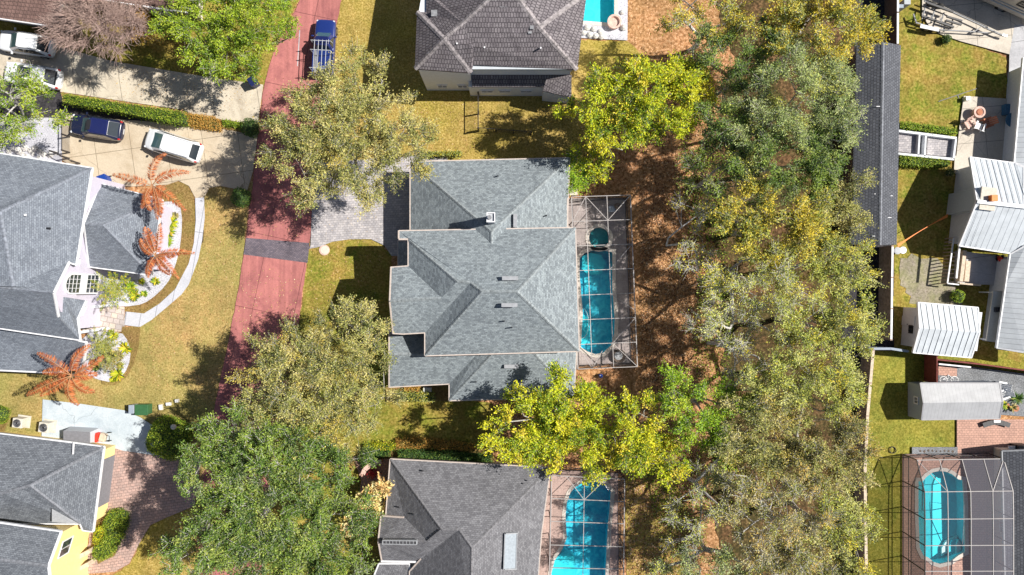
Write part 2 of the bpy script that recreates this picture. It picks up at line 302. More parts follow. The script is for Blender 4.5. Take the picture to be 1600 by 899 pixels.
def auto_uv(me):
    uv = me.uv_layers.new(name='UVMap')
    for p in me.polygons:
        n = p.normal
        u = Vector((-n.y, n.x, 0)); u = u.normalized() if u.length > 1e-3 else Vector((1, 0, 0)); v = n.cross(u)
        for li in p.loop_indices:
            c = me.vertices[me.loops[li].vertex_index].co; uv.data[li].uv = (c.dot(u), c.dot(v))
def part(name, mb, mat, parent=None, base=None, smooth=False, uv=False, bevel=0.0):
    """mb in world coordinates when the thing stands in the world, local when the thing is built at the origin"""
    o0 = wloc(parent) if parent else (Vector(base) if base is not None else Vector((0, 0, 0)))
    me = bpy.data.meshes.new(name); me.from_pydata([v - o0 for v in mb.v], [], mb.f); me.validate(); me.update()
    me.materials.append(M[mat] if isinstance(mat, str) else mat)
    if uv: auto_uv(me)
    if smooth:
        for p in me.polygons: p.use_smooth = True
    o = bpy.data.objects.new(name, me); link(o)
    if parent: o.parent = parent
    else: o.location = o0
    if bevel:
        b = o.modifiers.new('bevel', 'BEVEL'); b.width = bevel; b.segments = 2; b.limit_method = 'ANGLE'
    return o
def single(name, label, cat, mb, mat, base, group=None, **k):
    return tag(part(name, mb, mat, base=base, **k), label, cat, group)
def copy_tree(o, parent=None):
    c = o.copy(); link(c)
    if parent: c.parent = parent
    for ch in o.children: copy_tree(ch, c)
    return c
LZ = [0.0]
def inset(poly, d):
    """poly: list of Vectors; returns polygon offset inwards by d in XY"""
    n = len(poly); area = sum(poly[i].x * poly[(i + 1) % n].y - poly[(i + 1) % n].x * poly[i].y for i in range(n)); sg = 1 if area > 0 else -1
    out = []
    for i in range(n):
        a, b, c = poly[i - 1], poly[i], poly[(i + 1) % n]
        d1 = Vector((b.x - a.x, b.y - a.y)).normalized(); d2 = Vector((c.x - b.x, c.y - b.y)).normalized()
        n1 = Vector((-d1.y, d1.x)) * sg; n2 = Vector((-d2.y, d2.x)) * sg
        k = n1 + n2; k = k / max(0.3, (1 + n1.dot(n2)))
        out.append(Vector((b.x + k.x * d, b.y + k.y * d, b.z)))
    return out
def smooth_poly(pts, it=2):
    for _ in range(it):
        q = []
        for i in range(len(pts)):
            a = pts[i]; b = pts[(i + 1) % len(pts)]
            q += [(a[0] * .75 + b[0] * .25, a[1] * .75 + b[1] * .25), (a[0] * .25 + b[0] * .75, a[1] * .25 + b[1] * .75)]
        pts = q
    return pts
def sheet(name, pts, z, mat, holes=(), kind='structure', wob=0.0, smooth=0, world=False, label=None, cat=None):
    def prep(p):
        if smooth: p = smooth_poly(p, smooth)
        P = [Vector((a, b, 0)) for a, b in p] if world else [W(a, b, 0) for a, b in p]
        if wob:
            q = []
            for i, a in enumerate(P):
                b = P[(i + 1) % len(P)]; n = max(1, int((b - a).length / 0.35))
                for k in range(n):
                    c = a.lerp(b, k / n); q.append(c + Vector((random.uniform(-wob, wob), random.uniform(-wob, wob), 0)))
            P = q
        return P
    loops = [prep(pts)] + [[Vector((v.x, v.y, 0)) for v in h] for h in holes]
    tris = tessellate_polygon(loops); flat = [v for l in loops for v in l]
    mb = MB(); mb.v = [Vector((v.x, v.y, z)) for v in flat]
    for t in tris:
        a, b, c = (flat[i] for i in t)
        mb.f.append(tuple(t) if (b - a).cross(c - a).z > 0 else tuple(reversed(t)))
    o = part(name, mb, mat)
    return tag(o, label, cat, kind=kind)

def roof(name, faces, mat, parent, eave, cap=None, th=0.18, capw=0.13, trim=None, relax=True, seams=None):
    """faces: polygons of (px, py, z) seen by the camera. Vertices stay on their image rays while their heights relax to planar slopes."""
    ids = {}; pts = []; F = []
    for f in faces:
        g = []
        for p in f:
            k = (round(p[0], 1), round(p[1], 1))
            if k not in ids: ids[k] = len(pts); pts.append(list(p))
            g.append(ids[k])
        F.append(g)
    if relax:
        for _ in range(150):
            acc = [[] for _ in pts]
            for g in F:
                P = np.array([W(*pts[i])[:] for i in g]); c = P.mean(0); n = np.linalg.svd(P - c)[2][2]
                if abs(n[2]) < 0.3: continue
                for j, i in enumerate(g): acc[i].append(c[2] - (n[0] * (P[j][0] - c[0]) + n[1] * (P[j][1] - c[1])) / n[2])
            for i, a in enumerate(acc):
                if a and pts[i][2] > eave + 0.25: pts[i][2] = pts[i][2] * 0.5 + 0.5 * sum(a) / len(a)
    V = [W(*p) for p in pts]; mb = MB(); mb.v = list(V); n = len(V); ed = {}
    for g in F:
        nv = Vector((0, 0, 0))
        for i in range(len(g)): nv += V[g[i]].cross(V[g[(i + 1) % len(g)]])
        if nv.z < 0: g.reverse()
        for i in range(len(g)): ed.setdefault(frozenset((g[i], g[(i + 1) % len(g)])), []).append((g, g[i], g[(i + 1) % len(g)]))
    mb.f = [tuple(g) for g in F]
    mb.v += [v - Vector((0, 0, th)) for v in V]; mb.f += [tuple(i + n for i in reversed(g)) for g in F]
    tm = MB()
    for k, l in ed.items():
        if len(l) == 1:
            _, a, b = l[0]; mb.f.append((b, a, a + n, b + n))
            if trim: tm.bar(V[a] - Vector((0, 0, th / 2)), V[b] - Vector((0, 0, th / 2)), 0.12, th + 0.03)
    o = part(name, mb, mat, parent, uv=True)
    def nrm(g):
        nv = Vector((0, 0, 0))
        for i in range(len(g)): nv += V[g[i]].cross(V[g[(i + 1) % len(g)]])
        return nv.normalized()
    if cap:
        cm = MB()
        for k, l in ed.items():
            if len(l) != 2: continue
            (g1, a, b), (g2, _, _) = l; n1, n2 = nrm(g1), nrm(g2); c1 = sum((V[i] for i in g1), Vector()) / len(g1); m = (V[a] + V[b]) / 2
            if n1.dot(n2) > 0.995 or (V[a] - V[b]).length < 0.3: continue
            d = (V[b] - V[a]).normalized(); s1 = n1.cross(d); s1 = s1 if s1.dot(c1 - m) > 0 else -s1
            c2 = sum((V[i] for i in g2), Vector()) / len(g2); s2 = n2.cross(d); s2 = s2 if s2.dot(c2 - m) > 0 else -s2
            if (s1 + s2).z > -0.02: continue      # a valley
            up = (n1 + n2).normalized() * 0.035; L = (V[b] - V[a]).length; k2 = max(1, int(L / 0.3))
            for q in range(k2):
                A = V[a].lerp(V[b], q / k2); B = V[a].lerp(V[b], (q + 0.97) / k2); lift = up * (1.0 + 0.35)
                cm.add([A + up, B + lift, B + s1 * capw + n1 * 0.03, A + s1 * capw + n1 * 0.012, A + s2 * capw + n2 * 0.012, B + s2 * capw + n2 * 0.03], [(0, 3, 2, 1), (0, 1, 5, 4)])
        if cm.f: part('ridge_cap', cm, cap, o)
    if trim and tm.f: part('fascia', tm, trim, o)
    if seams:
        sm = MB()
        for g in F:
            nv = nrm(g); u = Vector((-nv.y, nv.x, 0)); u = u.normalized() if u.length > 1e-3 else Vector((1, 0, 0)); v = nv.cross(u)
            us = [V[i].dot(u) for i in g]; vs_ = [V[i].dot(v) for i in g]; h0 = V[g[0]].dot(nv)
            x = math.ceil(min(us) / seams) * seams
            while x < max(us):
                hit = []
                for i in range(len(g)):
                    j = (i + 1) % len(g)
                    if (us[i] - x) * (us[j] - x) < 0: t = (x - us[i]) / (us[j] - us[i]); hit.append(vs_[i] + t * (vs_[j] - vs_[i]))
                if len(hit) >= 2:
                    A = u * x + v * min(hit) + nv * (h0 + 0.025); B = u * x + v * max(hit) + nv * (h0 + 0.025)
                    if (A - B).length > 0.15: sm.bar(A, B, 0.03, 0.035)
                x += seams
        part('seam', sm, 'cap_white', o)
    return o, V, pts
def quad_window(parent, c, ux, wd, ht, nrm, frame='trim_white', pane='glass_dark', bars=(1, 1), name='window'):
    """window centred at c, horizontal unit ux, wall normal nrm"""
    c = Vector(c); ux = Vector(ux).normalized(); uz = Vector((0, 0, 1)); n = Vector(nrm).normalized()
    fr = MB(); t = 0.09
    def bx(cx, cz, w_, h_, d0, d1):
        vs = [c + ux * (cx + sx * w_ / 2) + uz * (cz + sz * h_ / 2) + n * d for d in (d0, d1) for sx, sz in ((-1, -1), (1, -1), (1, 1), (-1, 1))]
        return vs, [(0, 3, 2, 1), (4, 5, 6, 7), (0, 1, 5, 4), (1, 2, 6, 5), (2, 3, 7, 6), (3, 0, 4, 7)]
    for cx in (-wd / 2 + t / 2, wd / 2 - t / 2): fr.add(*bx(cx, 0, t, ht, -0.02, 0.06))
    for cz in (-ht / 2 + t / 2, ht / 2 - t / 2): fr.add(*bx(0, cz, wd - 2 * t, t, -0.02, 0.06))
    for k in range(bars[0]): fr.add(*bx(-wd / 2 + wd * (k + 1) / (bars[0] + 1), 0, 0.04, ht - 2 * t, 0.0, 0.045))
    for k in range(bars[1]): fr.add(*bx(0, -ht / 2 + ht * (k + 1) / (bars[1] + 1), wd - 2 * t, 0.04, 0.0, 0.04))
    f = part(name, fr, frame, parent); p = MB(); p.add(*bx(0, 0, wd - 2 * t, ht - 2 * t, -0.02, 0.02)); part('pane', p, pane, f)
    return f
def walls(parent, poly, z1, mat, z0=0.0, win=True, skip=(), name='wall', winz=1.5, winspace=3.4):
    """poly: world-XY Vectors"""
    n = len(poly); area = sum(poly[i].x * poly[(i + 1) % n].y - poly[(i + 1) % n].x * poly[i].y for i in range(n))
    if area < 0: poly = list(reversed(poly))
    mb = MB(); mb.prism(poly, z0, z1); part(name, mb, mat, parent)
    if win:
        for i in range(n):
            if i in skip: continue
            a = Vector((poly[i].x, poly[i].y, 0)); b = Vector((poly[(i + 1) % n].x, poly[(i + 1) % n].y, 0)); L = (b - a).length
            if L < 2.4: continue
            k = max(1, int(L / winspace)); d = (b - a).normalized(); nr = Vector((d.y, -d.x, 0))
            for j in range(k): quad_window(parent, a.lerp(b, (j + 0.5) / k) + Vector((0, 0, z0 + winz)), d, 1.1, 1.3, nr)
def pt(poly, z): return [W(a, b, z) for a, b in poly]
def vent_box(parent, px, py, z, d, rz=0.0, mat='flat_grey', name='roof_vent', tilt=None):
    mb = MB(); mb.box(W(px, py, z) + Vector((0, 0, -0.1)), d, rz); return part(name, mb, mat, parent, bevel=0.01)
# ------------------------------------------------------------------ ground with real holes for the four pools
POOL_MAIN = [(905, 404), (912, 396), (925, 391), (942, 391), (957, 394), (957, 450), (961, 500), (960, 522), (955, 540), (942, 552), (930, 554), (918, 550), (907, 543), (908, 520), (910, 490), (907, 455), (905, 430)]
SPA = [(936 + 16.5 * math.cos(a * math.pi / 12), 372 + 16.5 * math.sin(a * math.pi / 12)) for a in range(24)]
POOL_SOUTH = [(885, 785), (890, 770), (897, 761), (910, 753.5), (931, 751.6), (946, 756), (955, 768), (953, 792), (950, 824), (948, 860), (945, 925), (862, 925), (861, 895), (866, 875), (878, 857), (885, 840), (883, 805)]
POOL_EAST = [(1466, 735), (1456, 737), (1446, 744), (1440, 751), (1433, 751), (1433, 802), (1435, 855), (1441, 868), (1449, 871), (1457, 878), (1467, 881), (1484, 877), (1497, 867), (1507, 862), (1506, 790), (1503.5, 749.5), (1496, 748), (1486, 740), (1476, 736)]
POOL_NORTH = [(908, -60), (960, -60), (960, 38), (908, 34)]
pools = {'m': POOL_MAIN, 's': SPA, 'b': POOL_SOUTH, 'e': POOL_EAST, 'n': POOL_NORTH}
PW = {k: [W(a, b, 0) for a, b in v] for k, v in pools.items()}
sheet('ground', [(-260, -200), (260, -200), (260, 200), (-260, 200)], 0.0, 'ground_litter', holes=list(PW.values()), world=True)
z0 = 0.004
def lay(n=1):
    global z0
    z0 += 0.004 * n; return z0
lawnL = [('lawn', [(-500, 540), (205, 540), (205, 470), (300, 400), (306, 315), (325, 285), (345, 280), (402, 285), (388, 330), (380, 400), (368, 480), (352, 560), (335, 640), (322, 730), (300, 760), (-500, 760)], 'grass_brownish'),
         ('lawn', [(-500, -200), (470, -200), (468, 0), (428, 80), (412, 140), (330, 122), (175, 98), (80, 95), (-500, 60)], 'grass_green'),
         ('lawn', [(538, -200), (905, -200), (903, 130), (1000, 150), (905, 262), (600, 262), (600, 400), (470, 400), (485, 200), (518, 50), (534, 0)], 'grass_gold'),
         ('lawn', [(902, 62), (980, 64), (1030, 110), (960, 150), (900, 150)], 'grass_gold'),
         ('lawn', [(484, 385), (560, 374), (612, 395), (620, 640), (640, 640), (780, 636), (762, 715), (600, 722), (600, 920), (415, 920), (415, 880), (430, 720), (468, 500)], 'grass_green'),
         ('lawn', [(560, 600), (700, 622), (770, 630), (765, 712), (620, 700), (560, 690)], 'grass_green'),
         ('lawn', [(978, 735), (1050, 735), (1075, 800), (1060, 960), (978, 960)], 'grass_gold'),
         ('lawn', [(150, 915), (205, 880), (225, 830), (250, 808), (300, 790), (312, 915)], 'grass_gold'),
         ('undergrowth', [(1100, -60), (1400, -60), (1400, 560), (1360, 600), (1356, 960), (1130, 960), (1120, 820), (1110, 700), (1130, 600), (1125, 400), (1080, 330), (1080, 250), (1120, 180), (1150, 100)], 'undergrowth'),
         ('lawn', [(1400, -60), (1445, -60), (1450, 45), (1572, 90), (1575, 172), (1600, 600), (1396, 560)], 'grass_green'),
         ('lawn', [(1395, 440), (1600, 440), (1700, 600), (1395, 560)], 'grass_green'),
         ('lawn', [(1355, 548), (1500, 548), (1500, 705), (1415, 712), (1412, 960), (1352, 960)], 'grass_lush'),
         ('lawn', [(1480, 548), (1600, 566), (1600, 584), (1480, 572)], 'grass_lush')]
for n, p, m in lawnL: sheet(n, p, lay(), m, wob=0.3 if n == 'undergrowth' else 0.08)
sheet('yard', [(1330, -60), (1398, -60), (1398, 70), (1335, 90)], lay(), 'yard_shade_dark_mulch')
sheet('yard', [(1330, 380), (1394, 380), (1394, 545), (1357, 545), (1355, 600), (1300, 600), (1320, 480)], lay(), 'yard_shade_dark_mulch', wob=0.15)  # dark sheet, shade on the paving put into its colour
sheet('yard', [(1395, 400), (1475, 400), (1500, 470), (1500, 478), (1436, 478), (1420, 470)], lay(), 'bare_soil', wob=0.3, smooth=1)
sheet('road', [(468, -260), (560, -260), (534, 0), (514, 110), (496, 260), (484, 380), (474, 450), (468, 500), (450, 600), (425, 720), (408, 960), (306, 960), (318, 750), (335, 640), (352, 560), (370, 470), (384, 380), (398, 265), (412, 140), (428, 80), (470, 0)], lay(), 'road_red', wob=0.04)
sheet('gutter', [(468, 48), (469.5, 48), (466, 104), (464.5, 104)], lay(), 'concrete_grey')
sheet('road_band', [(385, 372), (484, 380), (481, 411), (381, 398)], lay(), 'paver_grey')
sheet('driveway', [(-60, 55), (80, 70), (175, 96), (325, 121), (412, 133), (402, 205), (340, 196), (285, 172), (95, 144), (-60, 130)], lay(), 'concrete_aged')
sheet('path', [(327, 88), (341, 90), (341, 125), (327, 123)], lay(), 'concrete_aged')
sheet('driveway', [(97, 176), (130, 172), (280, 190), (404, 206), (396, 268), (386, 302), (370, 296), (345, 291), (328, 294), (320, 309), (306, 310), (296, 291), (280, 283), (262, 289), (208, 292), (160, 290), (97, 250)], lay(), 'concrete_warm')
sheet('mulch_bed', [(-60, 128), (95, 142), (100, 160), (285, 192), (285, 178), (290, 195), (97, 180), (97, 190), (-60, 190)], lay(), 'yard_shade_dark_mulch')
sheet('gravel', [(-60, 185), (98, 185), (98, 262), (-60, 262)], lay(), 'white_pebble')
sheet('driveway', [(68, 624), (128, 631), (195, 641), (220, 652), (242, 666), (238, 690), (270, 716), (190, 706), (150, 700), (66, 690)], lay(), 'concrete_blue')
sheet('driveway', [(150, 690), (193, 704), (262, 714), (315, 716), (305, 790), (262, 808), (236, 820), (218, 850), (203, 880), (180, 893), (140, 896), (110, 890), (110, 870), (140, 850)], lay(), 'paver_pink')
sheet('driveway', [(486, 382), (488, 330), (496, 255), (700, 240), (700, 400), (612, 400), (601, 384), (580, 374), (548, 374), (520, 378), (500, 386), (484, 389)], lay(), 'paver_light')
sheet('mulch_bed', [(255, 300), (262, 290), (280, 284), (295, 291), (304, 308), (306, 345), (305, 385), (298, 410), (276, 450), (250, 474), (225, 491), (196, 486), (196, 470), (215, 440), (240, 430), (252, 370)], lay(), 'mulch', wob=0.05)
sheet('pebble_bed', [(250, 316), (275, 315), (286, 330), (284, 380), (274, 420), (262, 445), (235, 470), (215, 478), (170, 480), (140, 450), (140, 420), (236, 430)], lay(), 'white_pebble', smooth=1)
sheet('path', [(306, 310), (320, 309), (321, 340), (317, 375), (311, 405), (296, 445), (285, 460), (262, 480), (238, 500), (220, 511), (195, 508), (198, 487), (226, 490), (250, 475), (275, 452), (296, 412), (304, 380), (307, 345)], lay(3), 'concrete_pale')
sheet('path', [(196, 480), (196, 518), (130, 520), (130, 478)], lay(), 'stone_porch')
sheet('mulch_bed', [(193, 510), (221, 511), (218, 540), (212, 565), (200, 588), (180, 602), (160, 600), (160, 540), (190, 530)], lay(), 'mulch', wob=0.05)
sheet('pebble_bed', [(125, 520), (190, 517), (203, 535), (206, 560), (196, 585), (178, 598), (150, 592), (125, 580)], lay(), 'white_pebble', smooth=1)
sheet('mulch_bed', [(285, 178), (400, 196), (402, 212), (280, 190)], lay(), 'mulch', wob=0.05)
sheet('mulch_bed', [(-20, 628), (12, 636), (16, 655), (8, 676), (-20, 676)], lay(), 'mulch')
sheet('mulch_bed', [(143, 855), (150, 815), (176, 797), (196, 806), (196, 830), (180, 868), (155, 880)], lay(), 'mulch', wob=0.04)
sheet('mulch_bed', [(600, 690), (770, 700), (772, 732), (560, 732), (540, 720)], lay(), 'mulch', wob=0.08)
sheet('mulch_bed', [(603, 604), (705, 600), (705, 626), (604, 628)], lay(), 'mulch')
sheet('path', [(555, 720), (612, 716), (612, 810), (560, 790), (565, 750)], lay(), 'paver_rose')
# right-hand gardens
sheet('driveway', [(1440, -80), (1720, -80), (1720, 60), (1584, 40), (1575, 86), (1500, 66), (1455, 50), (1439, 25)], lay(), 'concrete_patio')
sheet('path', [(1583, 40), (1720, 40), (1720, 180), (1580, 180), (1573, 165), (1575, 86)], lay(), 'concrete_grey')
sheet('patio', [(1504, 151), (1720, 165), (1720, 300), (1490, 265), (1497, 200)], lay(2), 'concrete_patio')
sheet('patio', [(1490, 244), (1520, 246), (1512, 275), (1488, 272)], lay(), 'concrete_patio')
sheet('patio', [(1493, 655), (1720, 655), (1720, 720), (1493, 712)], lay(), 'paver_rose')
sheet('gravel', [(1464, 566), (1720, 600), (1720, 660), (1464, 640)], lay(), 'grey_gravel')
sheet('mulch_bed', [(1464, 572), (1493, 575), (1493, 588), (1464, 586)], lay(), 'paver_rose')
sheet('gravel', [(1423, 698), (1494, 698), (1494, 711), (1423, 709)], lay(), 'grey_gravel')
def deck(name, poly, holes, mat, z=0.06):
    o = sheet(name, poly, z, mat, holes=holes)
    return o
deck('pool_deck', [(880, 310), (977, 311), (986, 568), (885, 571)], [PW['m'], PW['s']], 'deck_taupe', 0.11)
deck('pool_deck', [(845, 733), (966, 738), (966, 960), (838, 960)], [PW['b']], 'deck_peach', 0.11)
deck('pool_deck', [(1409, 709), (1720, 700), (1720, 960), (1409, 960)], [PW['e']], 'paver_rose', 0.11)
deck('pool_deck', [(895, -80), (981, -80), (980, 64), (905, 60)], [PW['n']], 'white_pebble', 0.12)

def pool(label, key, cat, depth, plaster, water, coping='coping', wl=-0.08, top=0.13):
    P = PW[key]; c = sum(P, Vector()) / len(P); t = thing('spa' if cat == 'hot tub' else 'swimming_pool', label, cat, (c.x, c.y, 0))
    n = len(P); area = sum(P[i].x * P[(i + 1) % n].y - P[(i + 1) % n].x * P[i].y for i in range(n))
    if area < 0: P = list(reversed(P))
    mb = MB(); vs = [Vector((p.x, p.y, z)) for z in (top, -depth) for p in P]
    mb.add(vs, [(n + i, n + (i + 1) % n, (i + 1) % n, i) for i in range(n)] + [tuple(range(n, 2 * n))]); part('basin', mb, plaster, t)
    mb = MB(); mb.add([Vector((p.x, p.y, wl)) for p in P], [tuple(range(n))]); part('water', mb, water, t)
    Q = inset(P, -0.28); I = inset(P, 0.03)
    mb = MB(); vs = [Vector((p.x, p.y, top + 0.02)) for p in I] + [Vector((p.x, p.y, top + 0.02)) for p in Q] + [Vector((p.x, p.y, 0.05)) for p in Q] + [Vector((p.x, p.y, 0.02)) for p in I]
    mb.add(vs, [f for i in range(n) for f in ((i, n + i, n + (i + 1) % n, (i + 1) % n), (n + i, 2 * n + i, 2 * n + (i + 1) % n, n + (i + 1) % n), (3 * n + i, i, (i + 1) % n, 3 * n + (i + 1) % n))])
    part('coping', mb, coping, t)
    return t
p1 = pool('long teal pool in the shaded deck right of the large blue-grey roof', 'm', 'pool', 1.1, 'pool_plaster', 'pool_water')
p2 = pool('small round dark spa at the top end of the long teal pool', 's', 'hot tub', 0.8, 'pool_plaster_deep', 'pool_water_deep')
p3 = pool('bright blue curved pool in a peach deck right of the brown-grey roof', 'b', 'pool', 1.15, 'pool_plaster', 'pool_water')
p4 = pool('clear aqua keyhole-shaped pool under the domed screen cage at lower right', 'e', 'pool', 1.0, 'pool_plaster_aqua', 'pool_water', 'coping')
p5 = pool('turquoise pool end with white rock surround beside the tiled roof', 'n', 'pool', 1.0, 'pool_plaster_aqua', 'pool_water')
# steps, benches, rails inside the pools
def slab(parent, name, pts, z, d, mat): mb = MB(); mb.prism([W(a, b, 0) for a, b in pts], z - d, z); return part(name, mb, mat, parent)
slab(p1, 'shelf', [(911, 400), (925, 395), (940, 398), (948, 412), (940, 428), (920, 430), (910, 420)], -0.4, .69, 'pool_plaster_aqua')
slab(p1, 'bench', [(909, 490), (921, 497), (924, 518), (917, 538), (908, 541)], -0.55, 0.54, 'pool_plaster_aqua')
mb = MB(); mb.tube([W(909 + 11 * math.sin(a), 505 + 24 * -math.cos(a), -0.35) for a in np.linspace(0, math.pi, 9)], 0.03, 6); part('bench_edge', mb, 'trim_white', p1)
slab(p3, 'shelf', [(862, 893), (868, 876), (884, 862), (898, 872), (900, 925), (863, 925)], -0.35, .79, 'pool_plaster_aqua')
for k in range(3):
    a0 = [(1480 + 9 * k, 874 - 2 * k), (1480 + 9 * k, 862 - 4 * k), (1487 + 7 * k, 850 - 2 * k), (1505, 843 + 4 * k), (1505, 861)]
    slab(p4, 'step', a0, -0.75 + 0.22 * k, 0.2, 'pool_plaster_aqua' if k % 2 else 'trim_white')
slab(p4, 'bench', [(1436, 755), (1450, 752), (1447, 800), (1436, 800)], -0.45, 0.54, 'pool_plaster_aqua')
mb = MB(); mb.tube([W(1506, 790, 0.13), W(1506, 790, 0.9), W(1506, 815, 0.85), W(1504, 850, 0.2), W(1504, 850, -0.5)], 0.03, 8); part('handrail', mb, 'steel', p4)
mb = MB(); mb.tube([W(945, 757, 0.1), W(946, 758, 0.8), W(950, 766, 0.8), W(951, 768, 0.1)], 0.03, 8); part('handrail', mb, 'steel', p3)

# fire bowl by the top pool
t = thing('fountain_bowl', 'round stone-rimmed bowl beside the turquoise pool end', 'bowl', W(959, 36, 0))
mb = MB(); mb.tube_z(W(959, 37, 0.12), [(0, .55), (0.45, .62), (0.5, .62), (0.5, .45), (0.3, .4)], 24); part('rim', mb, 'pink_stone', t, smooth=False)
mb = MB(); mb.cyl(W(959, 37, 0.35), 0.42, 0.05); part('basin_floor', mb, 'bark_dark', t)

# ------------------------------------------------------------------ screen cages
def cage(label, P0, h, rows, cols, dense=None, frame='frame_white', post='frame_bronze', braces=(), rot=None, slope=None, screen='mesh_screen'):
    """P0: TL, TR, BR, BL image corners at height h"""
    A, B, C_, D = [W(a, b, h) for a, b in P0]; t = thing('pool_cage', label, 'screen enclosure', ((A.x + C_.x) / 2, (A.y + C_.y) / 2, 0))
    g = lambda u, v: (A.lerp(B, u)).lerp(D.lerp(C_, u), v)
    hh = slope or (lambda u, v: h)
    G = lambda u, v: Vector((g(u, v).x, g(u, v).y, hh(u, v)))
    down = lambda p: Vector((p.x, p.y, 0.11))
    for r_ in rows:
        mb = MB(); cs = [0] + list(cols) + [1]
        for i in range(len(cs) - 1): mb.bar(G(cs[i], r_), G(cs[i + 1], r_), 0.05, 0.09)
        part('roof_beam', mb, frame, t)
        for u in (0, 1) if r_ in (0, 1) or r_ == rows[0] else (1, 0):
            mb = MB(); mb.bar(G(u, r_), down(G(u, r_)), 0.07); part('post', mb, post, t)
    for c in cols:
        mb = MB()
        for i in range(len(rows) - 1): mb.bar(G(c, rows[i]) + Vector((0, 0, 0.01)), G(c, rows[i + 1]) + Vector((0, 0, 0.01)), 0.05, 0.06)
        part('purlin', mb, frame, t)
        for v in (rows[0], rows[-1]):
            mb = MB(); mb.bar(G(c, v), down(G(c, v)), 0.06); part('post', mb, post, t)
    for u in (0, 1):
        mb = MB()
        for i in range(len(rows) - 1): mb.bar(G(u, rows[i]) + Vector((0, 0, -0.005)), G(u, rows[i + 1]) + Vector((0, 0, -0.005)), 0.07, 0.08)
        part('eave_rail', mb, post if dense and u == 0 else frame, t)
    cr = lambda p, z=1.0: Vector((p.x, p.y, z))
    for z in (1.0, 0.2):
        for (a0, b0) in (((0, 0), (1, 0)), ((0, 1), (1, 1)), ((1, 0), (1, 1))) + ((((0, 0), (0, 1)),) if rot else ()):
            mb = MB(); mb.bar(cr(G(*a0), z), cr(G(*b0), z), 0.05); part('chair_rail', mb, post, t)
    for (u1, v1, u2, v2) in braces:
        mb = MB(); mb.bar(G(u1, v1) + Vector((0, 0, 0.03)), G(u2, v2) + Vector((0, 0, 0.03)), 0.045); part('brace', mb, frame, t)
    sb = MB(); db = MB(); wb = MB()
    def panel(a, b, c, d, m_=None): (m_ or sb).add([a, b, c, d], [(0, 1, 2, 3)])
    us = [0] + list(cols) + [1]
    for i in range(len(rows) - 1):
        for j in range(len(us) - 1): panel(G(us[j], rows[i]), G(us[j + 1], rows[i]), G(us[j + 1], rows[i + 1]), G(us[j], rows[i + 1]), db if dense and us[j] >= dense else sb)
        for u in (0,) if rot else (1,): panel(G(u, rows[i]), G(u, rows[i + 1]), down(G(u, rows[i + 1])), down(G(u, rows[i])), wb if dense else sb)
    for v in (0, 1):
        for j in range(len(us) - 1): panel(G(us[j], v), G(us[j + 1], v), down(G(us[j + 1], v)), down(G(us[j], v)))
    part('screen', sb, screen, t)
    if dense: part('dense_screen', db, 'mesh_screen_dense', t); part('side_screen', wb, 'mesh_screen_dense', t)
    return t
rr = [i / 7 for i in range(8)]
cage('white-framed screen cage over the long teal pool by the blue-grey roof', [(893, 308), (985, 305), (996, 573), (903, 577)], 2.9, rr, (0.24, 0.6), braces=((0.0, 1 / 7, 0.24, 0), (0.24, 0, 0.6, 1 / 7), (0.6, 1 / 7, 1, 0), (0.6, 4 / 7, 1, 4.7 / 7), (1, 5 / 7, 0.6, 6 / 7), (0, 6 / 7, 0.24, 1), (0.24, 1, 0.42, 6.3 / 7), (0.6, 6 / 7, 1, 1), (1, 2 / 7, 0.6, 3 / 7)))
cage('white-framed screen cage over the curved blue pool beside the brown-grey roof', [(862, 743), (976, 749), (974, 960), (857, 960)], 2.9, [0, 0.165, 0.33, 0.5, 0.665, 0.83, 1.0], (0.45,), braces=((0.2, 0.0, 0.45, 0.165), (0.45, 0.165, 0.75, 0.0)), screen='mesh_screen')
def east_h(u, v): return 3.35 - 1.15 * max(0, 1 - v / 0.2) if v < 0.2 else 3.35
A = [W(1432.5, 719, 2.2), W(1560, 717, 2.2)]
k2 = lambda p: (800 + p.x * S * H / (H - 3.35), 449.5 - p.y * S * H / (H - 3.35))
A0, B0 = k2(A[0]), k2(A[1]); 
cage('large domed screen cage with dark side walls over the keyhole-shaped pool', [A0, (B0[0] + 8, B0[1]), (B0[0] + 8, 960), (A0[0], 960)], 3.35, [0, 0.19, 0.37, 0.545, 0.715, 0.88, 1], (0.26, 0.52, 0.77), braces=((0.77, 0.19, 1, 0), (0, 0.0, 0.26, 0.19)), rot=True, slope=east_h, screen='mesh_screen_pale', dense=.5)

# ------------------------------------------------------------------ houses
def house(label, base_px, name='house', cat='house'): return thing(name, label, cat, W(base_px[0], base_px[1], 0))
# main house
h = house('large house with pale blue-grey hip roofs and square chimney at centre', (770, 440))
E2, E1 = 5.8, 3.0
up = [[(623, 361, E2), (899, 356, E2), (808, 456, 8.5), (753, 456, 8.5), (735, 442, 7.95), (714, 440, 7.95), (638, 374, 6.05), (623, 374, 6.05)],
      [(638, 374, 6.05), (714, 440, 7.95), (690, 466, 7.2), (638, 416, 5.9)],
      [(611, 418, E2), (638, 416, 5.9), (690, 466, 7.2), (609, 471, 7.2)],
      [(609, 471, 7.2), (690, 466, 7.2), (714, 440, 7.95), (735, 442, 7.95), (664, 520, 5.85), (630, 522, E2), (614, 521, E2)],
      [(664, 520, 5.85), (735, 442, 7.95), (753, 456, 8.5), (664, 556, E2)],
      [(664, 556, E2), (753, 456, 8.5), (808, 456, 8.5), (905, 549, E2)],
      [(899, 356, E2), (905, 549, E2), (808, 456, 8.5)]]
ro, V, _ = roof('roof', up, 'shingle_blue', h, E2 - 0.3 + 0.25, 'cap_blue', trim='trim_tan', relax=False)
